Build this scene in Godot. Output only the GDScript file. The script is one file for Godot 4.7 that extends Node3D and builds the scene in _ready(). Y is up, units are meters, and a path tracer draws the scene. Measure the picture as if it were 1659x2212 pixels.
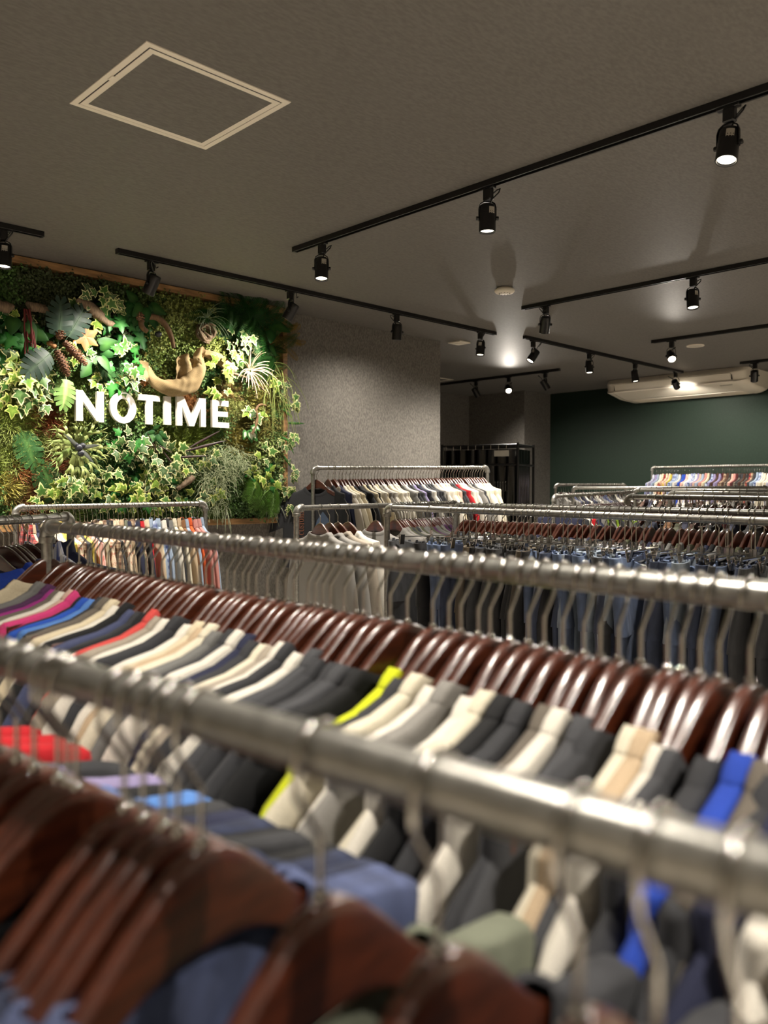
extends Node3D
# A second-hand clothing shop: pipe racks full of hangers, track lights, a planted wall with a sign.
# World axes: x runs along the planted wall, -z runs towards it, y is up. Metres.

const FOCAL := 1754.0          # focal length in pixels of the 1659 x 2212 frame
const EYE := 1.5               # camera height
const CEIL := 2.78             # ceiling height
const WALL_U := 4.66           # the planted wall stands at z = -WALL_U
const PIPE := 0.0136           # radius of the rack pipes
const GREEN_X := 9.13

var rng := RandomNumberGenerator.new()
var used := {}
var fwd := Vector3(0.6997, 0, -0.7145).normalized()
var cam_basis: Basis
var cam_pos := Vector3(0, EYE, 0)
var mats := {}
var tex := {}
var meshes := {}


class MB:
	var v := PackedVector3Array()
	var c := PackedColorArray()
	var uv := PackedVector2Array()
	var idx := PackedInt32Array()
	var xf := Transform3D()
	var col := Color.WHITE

	func vert(p: Vector3, t := Vector2.ZERO) -> int:
		v.append(xf * p)
		c.append(col)
		uv.append(t)
		return v.size() - 1

	func tri(a: int, b: int, d: int) -> void:
		idx.append(a)
		idx.append(b)
		idx.append(d)

	func face(ps: Array) -> void:
		var f := vert(ps[0])
		for i in range(1, ps.size()):
			vert(ps[i])
		for i in range(1, ps.size() - 1):
			tri(f, f + i, f + i + 1)

	func face_out(ps: Array, centre: Vector3) -> void:
		var m := Vector3.ZERO
		for p in ps:
			m += p
		m /= ps.size()
		var n: Vector3 = (ps[2] - ps[0]).cross(ps[1] - ps[0])
		if n.dot(m - centre) < 0.0:
			ps = ps.duplicate()
			ps.reverse()
		face(ps)

	func grid(rows: Array, closed: bool) -> void:
		var n: int = rows[0].size()
		var m := rows.size()
		var first := v.size()
		for j in m:
			for i in n:
				vert(rows[j][i], Vector2(float(i) / n, float(j) / m))
		for j in m - 1:
			for i in (n if closed else n - 1):
				var i2 := (i + 1) % n
				var a := first + j * n + i
				var b := first + j * n + i2
				var d := a + n
				var e := b + n
				tri(a, b, e)
				tri(a, e, d)

	func cap(ring: PackedVector3Array, flip := false) -> void:
		var m := Vector3.ZERO
		for p in ring:
			m += p
		m /= ring.size()
		var f := vert(m)
		for p in ring:
			vert(p)
		var n := ring.size()
		for i in n:
			if flip:
				tri(f, f + 1 + (i + 1) % n, f + 1 + i)
			else:
				tri(f, f + 1 + i, f + 1 + (i + 1) % n)

	func tube(pts: Array, r, sides := 8, caps := true) -> void:
		var rows := []
		var t0: Vector3 = (pts[1] - pts[0]).normalized()
		var side := t0.cross(Vector3.UP if absf(t0.y) < 0.9 else Vector3.RIGHT).normalized()
		for k in pts.size():
			var t: Vector3
			if k == 0:
				t = t0
			elif k == pts.size() - 1:
				t = (pts[k] - pts[k - 1]).normalized()
			else:
				t = ((pts[k] - pts[k - 1]).normalized() + (pts[k + 1] - pts[k]).normalized()).normalized()
			side = (side - t * side.dot(t)).normalized()
			var up := t.cross(side)
			var rad: float = r[k] if r is Array or r is PackedFloat32Array else r
			var ring := PackedVector3Array()
			for i in sides:
				var a := TAU * i / sides
				ring.append(pts[k] + (side * cos(a) + up * sin(a)) * rad)
			rows.append(ring)
		grid(rows, true)
		if caps:
			cap(rows[0])
			cap(rows[-1], true)

	func cyl(a: Vector3, b: Vector3, r: float, sides := 14, bevel := 0.0) -> void:
		if bevel <= 0.0:
			tube([a, b], r, sides)
		else:
			var t := (b - a).normalized() * bevel
			tube([a, a + t * 0.3, a + t, b - t, b - t * 0.3, b], [r - bevel, r - bevel * 0.3, r, r, r - bevel * 0.3, r - bevel], sides)

	func box(centre: Vector3, size: Vector3, bevel := 0.002) -> void:
		var h := size * 0.5
		bevel = minf(bevel, minf(h.x, minf(h.y, h.z)) * 0.9)
		var at := func(s: Vector3, axis: int) -> Vector3:
			var p := Vector3.ZERO
			for k in 3:
				p[k] = s[k] * (h[k] if k == axis else h[k] - bevel)
			return centre + p
		for axis in 3:
			var b1 := (axis + 1) % 3
			var b2 := (axis + 2) % 3
			for s in [-1.0, 1.0]:
				var ps := []
				for q in [[-1, -1], [1, -1], [1, 1], [-1, 1]]:
					var sg := Vector3.ZERO
					sg[axis] = s
					sg[b1] = q[0]
					sg[b2] = q[1]
					ps.append(at.call(sg, axis))
				face_out(ps, centre)
		for axis in 3:
			var b1 := (axis + 1) % 3
			var b2 := (axis + 2) % 3
			for q in [[-1, -1], [1, -1], [1, 1], [-1, 1]]:
				var lo := Vector3.ZERO
				lo[b1] = q[0]
				lo[b2] = q[1]
				var hi := lo
				lo[axis] = -1
				hi[axis] = 1
				face_out([at.call(lo, b1), at.call(hi, b1), at.call(hi, b2), at.call(lo, b2)], centre)
		for sx in [-1.0, 1.0]:
			for sy in [-1.0, 1.0]:
				for sz in [-1.0, 1.0]:
					var s := Vector3(sx, sy, sz)
					face_out([at.call(s, 0), at.call(s, 1), at.call(s, 2)], centre)

	func extrude(poly: PackedVector2Array, z0: float, z1: float) -> void:
		var t := Geometry2D.triangulate_polygon(poly)
		for z in [z0, z1]:
			var f := v.size()
			for p in poly:
				vert(Vector3(p.x, p.y, z), p)
			for k in range(0, t.size(), 3):
				if z == z0:
					tri(f + t[k], f + t[k + 1], f + t[k + 2])
				else:
					tri(f + t[k], f + t[k + 2], f + t[k + 1])
		for i in poly.size():
			var a := poly[i]
			var b := poly[(i + 1) % poly.size()]
			face([Vector3(a.x, a.y, z0), Vector3(b.x, b.y, z0), Vector3(b.x, b.y, z1), Vector3(a.x, a.y, z1)])

	func done(colours := false) -> ArrayMesh:
		var n := PackedVector3Array()
		n.resize(v.size())
		for k in range(0, idx.size(), 3):
			var a := idx[k]
			var b := idx[k + 1]
			var d := idx[k + 2]
			var f := (v[d] - v[a]).cross(v[b] - v[a])
			n[a] += f
			n[b] += f
			n[d] += f
		for k in n.size():
			n[k] = n[k].normalized() if n[k].length_squared() > 1e-20 else Vector3.UP
		var arr := []
		arr.resize(Mesh.ARRAY_MAX)
		arr[Mesh.ARRAY_VERTEX] = v
		arr[Mesh.ARRAY_NORMAL] = n
		arr[Mesh.ARRAY_TEX_UV] = uv
		if colours:
			arr[Mesh.ARRAY_COLOR] = c
		arr[Mesh.ARRAY_INDEX] = idx
		var m := ArrayMesh.new()
		m.add_surface_from_arrays(Mesh.PRIMITIVE_TRIANGLES, arr)
		return m


# ---------------------------------------------------------------- naming

func numbered(called: String) -> String:
	var k: int = used.get(called, 0)
	used[called] = k + 1
	return called if k == 0 else "%s_%03d" % [called, k]


func tag(o: Node, label: String, category: String, group := "") -> Node:
	o.set_meta("label", label)
	o.set_meta("category", category)
	if group:
		o.set_meta("group", group)
	return o


func thing(called: String, label: String, category: String, at: Transform3D, group := "") -> Node3D:
	var o := Node3D.new()
	o.name = numbered(called)
	add_child(o)
	o.transform = at
	tag(o, label, category, group)
	return o


func part(called: String, m: Mesh, material: Material, parent: Node, at := Transform3D()) -> MeshInstance3D:
	var o := MeshInstance3D.new()
	o.name = called
	o.mesh = m
	o.material_override = material
	o.transform = at
	parent.add_child(o, true)
	return o


func solo(called: String, m: Mesh, material: Material, label: String, category: String, at := Transform3D(), group := "") -> MeshInstance3D:
	var o := MeshInstance3D.new()
	o.name = numbered(called)
	o.mesh = m
	o.material_override = material
	o.transform = at
	add_child(o)
	tag(o, label, category, group)
	return o


func struct(called: String, m: Mesh, material: Material, label: String) -> MeshInstance3D:
	var o := MeshInstance3D.new()
	o.name = called
	o.mesh = m
	o.material_override = material
	add_child(o)
	o.set_meta("kind", "structure")
	o.set_meta("label", label)
	o.set_meta("category", called.split("_")[0])
	return o


# ---------------------------------------------------------------- pixels and points

func ray(px: float, py: float) -> Vector3:
	return (cam_basis * Vector3((px - 829.5) / FOCAL, -(py - 1106.0) / FOCAL, -1.0))


func pt(px: float, py: float, d: float) -> Vector3:      # at horizontal depth d in front of the camera
	var r := ray(px, py)
	return cam_pos + r * (d / r.dot(fwd))


func on_ceiling(px: float, py: float) -> Vector3:
	var r := ray(px, py)
	return cam_pos + r * ((CEIL - EYE) / r.y)


func on_wall(px: float, py: float, off := 0.0) -> Vector3:   # a point off metres in front of the planted wall
	var r := ray(px, py)
	return cam_pos + r * ((-(WALL_U - off)) / r.z)


func project(p: Vector3) -> Vector2:
	var q := cam_basis.inverse() * (p - cam_pos)
	return Vector2(829.5 + FOCAL * q.x / -q.z, 1106.0 - FOCAL * q.y / -q.z)


# ---------------------------------------------------------------- textures and materials

func noise_tex(key: String, freq: float, lo: float, hi: float, size := 512, octaves := 4, stretch := Vector2.ONE, warp := false) -> ImageTexture:
	if tex.has(key):
		return tex[key]
	var n := FastNoiseLite.new()
	n.seed = hash(key) % 10000
	n.noise_type = FastNoiseLite.TYPE_SIMPLEX_SMOOTH
	n.frequency = 1.0
	n.fractal_octaves = octaves
	n.domain_warp_enabled = warp
	var im := Image.create(size, size, false, Image.FORMAT_RGB8)
	for y in size:
		for x in size:      # a torus in four dimensions would be needed for a seamless tile; mirror blending is close enough
			var fx := float(x) / size
			var fy := float(y) / size
			var ax := n.get_noise_3d(cos(TAU * fx) * freq * stretch.x / TAU, sin(TAU * fx) * freq * stretch.x / TAU, fy * freq * stretch.y)
			var bx := n.get_noise_3d(cos(TAU * fx) * freq * stretch.x / TAU, sin(TAU * fx) * freq * stretch.x / TAU, (fy - 1.0) * freq * stretch.y)
			var w := smoothstep(0.75, 1.0, fy)
			var t := lerpf(ax, bx, w) * 0.5 + 0.5
			var g := clampf(lerpf(lo, hi, t), 0.0, 1.0)
			im.set_pixel(x, y, Color(g, g, g))
	tex[key] = ImageTexture.create_from_image(im)
	return tex[key]


func weave_tex() -> ImageTexture:
	if tex.has("weave"):
		return tex["weave"]
	var r := RandomNumberGenerator.new()
	r.seed = 11
	var im := Image.create(128, 128, false, Image.FORMAT_RGB8)
	for y in 128:
		for x in 128:
			var g := 0.88 + 0.07 * (1.0 if (x / 2 + y / 2) % 2 == 0 else -1.0) + r.randf_range(-0.06, 0.06)
			g = clampf(g, 0, 1)
			im.set_pixel(x, y, Color(g, g, g))
	tex["weave"] = ImageTexture.create_from_image(im)
	return tex["weave"]


func pattern_tex(kind: String, a: Color, b: Color, d: Color) -> ImageTexture:
	var key := "pat %s %s %s %s" % [kind, a.to_html(), b.to_html(), d.to_html()]
	if tex.has(key):
		return tex[key]
	var im := Image.create(128, 128, false, Image.FORMAT_RGB8)
	var n := FastNoiseLite.new()
	n.seed = hash(key) % 1000
	n.noise_type = FastNoiseLite.TYPE_CELLULAR
	n.frequency = 0.06
	for y in 128:
		for x in 128:
			var cc := a
			if kind == "stripe":
				cc = b if x % 32 < 12 else (d if x % 32 > 24 and x % 32 < 28 else a)
			elif kind == "check":
				var p := (1 if x % 32 < 13 else 0) + (1 if y % 32 < 13 else 0)
				cc = [a, a.lerp(b, 0.55), b][p]
				if x % 32 == 22 or y % 32 == 22:
					cc = d
			else:
				var q := n.get_noise_2d(x, y)
				cc = b if q > -0.45 else a
				if q > -0.2:
					cc = d
			im.set_pixel(x, y, cc)
	tex[key] = ImageTexture.create_from_image(im)
	return tex[key]


func mat(key: String, colour: Color, rough := 0.6, metal := 0.0) -> StandardMaterial3D:
	if mats.has(key):
		return mats[key]
	var m := StandardMaterial3D.new()
	m.resource_name = key.replace(" ", "_")
	m.albedo_color = colour
	m.roughness = rough
	m.metallic = metal
	mats[key] = m
	return m


func triplanar(m: StandardMaterial3D, scale: float, world := false) -> StandardMaterial3D:
	m.uv1_triplanar = true
	m.uv1_world_triplanar = world
	m.uv1_scale = Vector3.ONE * scale
	return m


func cloth(name_: String) -> StandardMaterial3D:
	var key := "cloth " + name_
	if mats.has(key):
		return mats[key]
	var m := mat(key, COLOURS[name_] if COLOURS.has(name_) else Color.WHITE, 0.92)
	if PATTERNS.has(name_):
		var p: Array = PATTERNS[name_]
		m.albedo_color = Color.WHITE
		m.albedo_texture = pattern_tex(p[0], p[1], p[2], p[3])
		triplanar(m, p[4])
	elif name_.contains("denim") or name_.contains("jeans"):
		m.albedo_texture = noise_tex("denim", 9.0, 0.55, 1.25, 256, 5, Vector2(1.0, 0.35))
		triplanar(m, 3.0)
	else:
		m.albedo_texture = weave_tex()
		triplanar(m, 9.0)
	m.rim_enabled = true
	m.rim = 0.15
	m.rim_tint = 0.6
	return m


func vertex_mat(key: String, rough: float, back := 0.0) -> StandardMaterial3D:
	if mats.has(key):
		return mats[key]
	var m := mat(key, Color.WHITE, rough)
	m.vertex_color_use_as_albedo = true
	if back > 0.0:
		m.backlight_enabled = true
		m.backlight = Color(back, back, back * 0.5)
	return m


func lin(r: float, g: float, b: float) -> Color:
	return Color(r, g, b).srgb_to_linear()


const COLOURS := {
	"white": Color(0.90, 0.88, 0.83), "cream": Color(0.86, 0.81, 0.69), "ivory": Color(0.89, 0.86, 0.77), "beige": Color(0.77, 0.68, 0.56), "oatmeal": Color(0.66, 0.62, 0.56),
	"light grey": Color(0.56, 0.55, 0.53), "grey": Color(0.46, 0.46, 0.45), "taupe": Color(0.42, 0.39, 0.35), "charcoal": Color(0.20, 0.205, 0.22), "dark grey": Color(0.27, 0.275, 0.29),
	"black": Color(0.075, 0.08, 0.09), "navy": Color(0.12, 0.14, 0.25), "slate blue": Color(0.27, 0.30, 0.43), "blue": Color(0.13, 0.32, 0.72), "royal blue": Color(0.12, 0.27, 0.70), "sky blue": Color(0.33, 0.52, 0.80),
	"pale blue": Color(0.62, 0.69, 0.78), "lavender": Color(0.58, 0.54, 0.70), "purple": Color(0.31, 0.16, 0.32), "magenta": Color(0.60, 0.16, 0.50), "pink": Color(0.80, 0.56, 0.53), "hot pink": Color(0.85, 0.25, 0.50),
	"blush": Color(0.82, 0.69, 0.62), "red": Color(0.75, 0.07, 0.12), "coral": Color(0.83, 0.30, 0.28), "orange": Color(0.85, 0.35, 0.12), "mustard": Color(0.80, 0.58, 0.22), "neon yellow": Color(0.80, 0.84, 0.06), "yellow": Color(0.85, 0.76, 0.33), "lime": Color(0.64, 0.78, 0.25),
	"olive": Color(0.30, 0.31, 0.22), "sage": Color(0.45, 0.47, 0.40), "brown": Color(0.28, 0.17, 0.11), "tan": Color(0.52, 0.36, 0.22), "maroon": Color(0.30, 0.08, 0.09), "forest": Color(0.10, 0.20, 0.15),
	"blue denim": Color(0.30, 0.34, 0.48), "dark denim": Color(0.15, 0.18, 0.28), "indigo jeans": Color(0.16, 0.19, 0.27), "mid blue jeans": Color(0.27, 0.32, 0.42), "washed blue jeans": Color(0.43, 0.47, 0.52), "black jeans": Color(0.085, 0.085, 0.10), "charcoal jeans": Color(0.18, 0.185, 0.20), "brown jeans": Color(0.25, 0.22, 0.18), "grey jeans": Color(0.30, 0.30, 0.30),
}
const PATTERNS := {
	"blue striped": ["stripe", Color(0.86, 0.86, 0.86), Color(0.30, 0.36, 0.60), Color(0.6, 0.65, 0.8), 9.0],
	"red checked": ["check", Color(0.62, 0.12, 0.12), Color(0.20, 0.05, 0.08), Color(0.85, 0.75, 0.65), 7.0],
	"blue checked": ["check", Color(0.70, 0.76, 0.84), Color(0.20, 0.26, 0.46), Color(0.9, 0.9, 0.9), 7.0],
	"brown checked": ["check", Color(0.72, 0.66, 0.55), Color(0.32, 0.20, 0.14), Color(0.55, 0.30, 0.22), 7.0],
	"floral": ["floral", Color(0.82, 0.76, 0.66), Color(0.66, 0.26, 0.20), Color(0.32, 0.42, 0.30), 6.0],
	"black floral": ["floral", Color(0.10, 0.10, 0.12), Color(0.60, 0.55, 0.45), Color(0.15, 0.20, 0.28), 6.0],
	"pink striped": ["stripe", Color(0.88, 0.83, 0.78), Color(0.78, 0.46, 0.42), Color(0.85, 0.65, 0.6), 9.0],
}


func _ready() -> void:
	rng.seed = 20240
	var pitch := atan(46.0 / FOCAL)
	cam_basis = Basis.looking_at(fwd.rotated(Vector3.UP, 0.0), Vector3.UP) * Basis(Vector3.RIGHT, -pitch)
	var cam := Camera3D.new()
	cam.name = "camera"
	add_child(cam)
	var lens := CameraAttributesPhysical.new()
	lens.frustum_focal_length = 12.0 / (1106.0 / FOCAL)      # a 24 mm high sensor
	lens.frustum_near = 0.05
	lens.frustum_far = 100.0
	lens.frustum_focus_distance = 3.6
	lens.exposure_aperture = 2.3
	cam.attributes = lens
	cam.transform = Transform3D(cam_basis, cam_pos)
	cam.current = true

	var env := Environment.new()
	env.background_mode = Environment.BG_COLOR
	env.background_color = Color.BLACK
	env.tonemap_mode = Environment.TONE_MAPPER_LINEAR
	env.tonemap_exposure = EXPOSURE
	env.sdfgi_enabled = true
	env.ssao_enabled = true
	env.ssil_enabled = true
	var we := WorldEnvironment.new()
	we.name = "world"
	we.environment = env
	add_child(we)

	build_room()
	build_tracks()
	build_ceiling_fittings()
	build_air_conditioner()
	build_racks()
	build_plant_wall()
	build_stock_corner()


const EXPOSURE := 1.7
const LAMP := 2.6
const LAMP_COLOUR := Color(1.0, 0.96, 0.905)


# ---------------------------------------------------------------- the room

func slab(lo: Vector3, hi: Vector3) -> ArrayMesh:
	var mb := MB.new()
	mb.box((lo + hi) * 0.5, hi - lo, 0.001)
	return mb.done()


func build_room() -> void:
	var paper := mat("grey wallpaper", Color(0.47, 0.455, 0.43), 0.8)
	paper.albedo_texture = noise_tex("paper", 60.0, 0.62, 1.16, 512, 3, Vector2(1, 0.45))
	triplanar(paper, 1.4, true)
	var top := mat("ceiling paper", Color(0.43, 0.418, 0.402), 0.6)
	top.metallic_specular = 0.22
	top.albedo_texture = noise_tex("ceiling", 70.0, 0.86, 1.06, 512, 4, Vector2(0.35, 1.0))
	triplanar(top, 1.1, true)
	var green := mat("green paint", Color(0.115, 0.17, 0.135), 0.6)
	green.metallic_specular = 0.3
	green.albedo_texture = noise_tex("paint", 40.0, 0.88, 1.05, 256, 4)
	triplanar(green, 1.0, true)
	var plaster := mat("pale plaster", Color(0.84, 0.81, 0.76), 0.8)
	plaster.albedo_texture = noise_tex("paint", 40.0, 0.88, 1.05, 256, 4)
	triplanar(plaster, 1.0, true)
	var boards := mat("pale floor", Color(0.86, 0.83, 0.78), 0.45)
	boards.albedo_texture = noise_tex("boards", 30.0, 0.85, 1.08, 256, 4, Vector2(0.15, 1.0))
	triplanar(boards, 0.8, true)

	var zb := 3.6        # wall behind the camera
	var xl := -3.0       # wall to the left
	var recess := 7.08
	struct("floor", slab(Vector3(xl - 0.2, -0.12, -recess - 0.2), Vector3(GREEN_X + 0.2, 0, zb + 0.2)), boards, "pale polished shop floor")
	struct("ceiling", slab(Vector3(xl - 0.2, CEIL, -recess - 0.2), Vector3(GREEN_X + 0.2, CEIL + 0.12, zb + 0.2)), top, "matt grey brown papered ceiling")
	struct("wall_plant", slab(Vector3(xl - 0.2, 0, -recess - 0.2), Vector3(5.24, CEIL, -WALL_U)), paper, "grey textured wall carrying the planted panel")
	struct("wall_green", slab(Vector3(GREEN_X, 0, -recess - 0.2), Vector3(GREEN_X + 0.2, CEIL, zb + 0.2)), green, "dark green painted wall behind the air conditioner")
	struct("wall_recess", slab(Vector3(5.24, 0, -recess - 0.2), Vector3(8.55, CEIL, -recess)), paper, "grey wall at the back of the recess")
	struct("wall_column", slab(Vector3(8.55, 0, -recess - 0.2), Vector3(GREEN_X, CEIL, -6.17)), paper, "grey column between the recess and the green wall")
	struct("wall_left", slab(Vector3(xl - 0.2, 0, -WALL_U), Vector3(xl, CEIL, zb + 0.2)), plaster, "pale plaster wall at the far side of the shop")
	struct("wall_rear", slab(Vector3(xl, 0, zb), Vector3(GREEN_X, CEIL, zb + 0.2)), plaster, "pale plaster wall opposite the planted panel")


# ---------------------------------------------------------------- track lights

func track(a: Vector3, b: Vector3, label: String) -> void:
	var dir := (b - a).normalized()
	var t := thing("lighting_track", label, "light track", Transform3D(Basis.looking_at(dir, Vector3.UP), (a + b) * 0.5 - Vector3(0, 0.011, 0)), "black ceiling lighting tracks")
	var len := a.distance_to(b)
	var mb := MB.new()
	for s in [-1.0, 1.0]:                         # a channel with an open slot below
		mb.box(Vector3(s * 0.0135, -0.002, 0), Vector3(0.007, 0.026, len), 0.001)
	mb.box(Vector3(0, 0.006, 0), Vector3(0.022, 0.01, len), 0.001)
	part("channel", mb.done(), mat("track black", Color(0.055, 0.055, 0.06), 0.35), t)
	mb = MB.new()
	mb.box(Vector3(0, -0.001, 0), Vector3(0.003, 0.004, len - 0.03), 0.0008)
	part("conductor", mb.done(), mat("conductor", Color(0.62, 0.58, 0.52), 0.3, 0.9), t)
	for s in [-1.0, 1.0]:
		mb = MB.new()
		mb.box(Vector3(0, -0.002, s * (len * 0.5 + 0.006)), Vector3(0.034, 0.027, 0.014), 0.002)
		part("end_cap", mb.done(), mats["track black"], t)


func lamp_meshes() -> void:
	var mb := MB.new()
	mb.box(Vector3(0, -0.005, 0), Vector3(0.024, 0.012, 0.075), 0.002)
	mb.box(Vector3(0, -0.032, 0.004), Vector3(0.030, 0.048, 0.038), 0.004)
	meshes["lamp adapter"] = mb.done()
	mb = MB.new()                                # the yoke: two side arms joined above
	var arm := [Vector3(-0.037, -0.135, 0), Vector3(-0.037, -0.085, 0), Vector3(-0.031, -0.068, 0), Vector3(-0.015, -0.058, 0), Vector3(0.015, -0.058, 0), Vector3(0.031, -0.068, 0), Vector3(0.037, -0.085, 0), Vector3(0.037, -0.135, 0)]
	var rows := []
	for p in arm:
		rows.append(PackedVector3Array([p + Vector3(0, 0, -0.007), p + Vector3(0, 0, 0.007), p * Vector3(0.93, 1, 1) + Vector3(0, -0.0025, 0.007), p * Vector3(0.93, 1, 1) + Vector3(0, -0.0025, -0.007)]))
	mb.grid(rows, true)
	meshes["lamp yoke"] = mb.done()
	mb = MB.new()
	mb.cyl(Vector3(0.034, 0, 0), Vector3(0.047, 0, 0), 0.0085, 12, 0.002)
	meshes["lamp knob"] = mb.done()
	mb = MB.new()                                # body, about its own pivot, pointing down
	rows = []
	for q in [[0.055, 0.0], [0.055, 0.026], [0.050, 0.0325], [0.020, 0.034], [0.018, 0.0325], [0.015, 0.034], [-0.052, 0.035], [-0.055, 0.0355], [-0.057, 0.034], [-0.056, 0.031], [-0.042, 0.029], [-0.042, 0.0]]:
		var ring := PackedVector3Array()
		for i in 24:
			ring.append(Vector3(cos(TAU * i / 24) * q[1], q[0], sin(TAU * i / 24) * q[1]))
		rows.append(ring)
	mb.grid(rows, true)
	meshes["lamp body"] = mb.done()
	mb = MB.new()
	rows = []
	for q in [[-0.047, 0.0005], [-0.049, 0.014], [-0.0495, 0.022], [-0.048, 0.0288], [-0.044, 0.0288], [-0.044, 0.0005]]:
		var ring := PackedVector3Array()
		for i in 24:
			ring.append(Vector3(cos(TAU * i / 24) * q[1], q[0], sin(TAU * i / 24) * q[1]))
		rows.append(ring)
	mb.grid(rows, true)
	meshes["lamp lens"] = mb.done()
	mb = MB.new()
	mb.tube([Vector3(0.006, 0.054, 0.01), Vector3(0.02, 0.075, 0.016), Vector3(0.045, 0.1, 0.02), Vector3(0.05, 0.115, 0.018), Vector3(0.038, 0.112, 0.012), Vector3(0.012, 0.09, 0.006), Vector3(0.004, 0.1, 0.004)], 0.0032, 7)
	meshes["lamp cable"] = mb.done()
	mb = MB.new()
	rows = []
	for y in [0.012, 0.04]:
		var ring := PackedVector3Array()
		for i in 7:
			var a := PI * 0.22 + i * 0.13
			ring.append(Vector3(cos(a) * 0.0338, y, sin(a) * 0.0338))
		rows.append(ring)
	mb.grid(rows, false)
	meshes["lamp sticker"] = mb.done()


func lamp(at: Vector3, aim: Vector3, label: String, energy := 1.0, cone := 52.0, across := Vector3.RIGHT, group := "") -> void:
	# at lies on the track, aim is the beam's direction, across the direction the track runs in
	var black: StandardMaterial3D = mat("lamp black", Color(0.06, 0.06, 0.065), 0.32)
	var glow := mat("lamp glow", Color(1, 0.97, 0.9), 0.3)
	glow.emission_enabled = true
	glow.emission = Color(1.0, 0.94, 0.84)
	glow.emission_energy_multiplier = 9.0
	var turn := atan2(aim.x, aim.z) if Vector2(aim.x, aim.z).length() > 0.05 else atan2(fwd.x, fwd.z) + PI
	var along := Basis.looking_at(across, Vector3.UP)
	var t := thing("track_spotlight", label, "spotlight", Transform3D(Basis(), at - Vector3(0, 0.025, 0)), group)
	part("adapter", meshes["lamp adapter"], black, t, Transform3D(along, Vector3.ZERO))
	var yaw := Basis(Vector3.UP, turn)
	part("yoke", meshes["lamp yoke"], black, t, Transform3D(yaw, Vector3.ZERO))
	for k in 2:
		part("knob", meshes["lamp knob"], black, t, Transform3D(yaw * Basis(Vector3.UP, PI * k), Vector3(0, -0.128, 0)))
	var down := aim.normalized()
	var tilt := acos(clampf(-down.y, -1, 1))
	var bb := yaw * Basis(Vector3.RIGHT, -tilt)
	var body := part("body", meshes["lamp body"], black, t, Transform3D(bb, Vector3(0, -0.128, 0)))
	part("lens", meshes["lamp lens"], glow, body)
	part("cable", meshes["lamp cable"], black, body)
	part("sticker", meshes["lamp sticker"], mat("lamp sticker", Color(0.62, 0.6, 0.56), 0.6), body)
	var l := SpotLight3D.new()
	l.name = "beam"
	t.add_child(l)
	l.position = Vector3(0, -0.128, 0) + bb * Vector3(0, -0.06, 0)
	l.basis = Basis.looking_at(down, Vector3.RIGHT if absf(down.y) > 0.9 else Vector3.UP)
	l.spot_angle = cone
	l.spot_angle_attenuation = 1.0
	l.spot_range = 20.0
	l.spot_attenuation = 2.0
	l.light_energy = LAMP * energy
	l.light_color = LAMP_COLOUR
	l.light_size = 0.028
	l.shadow_enabled = true


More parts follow.
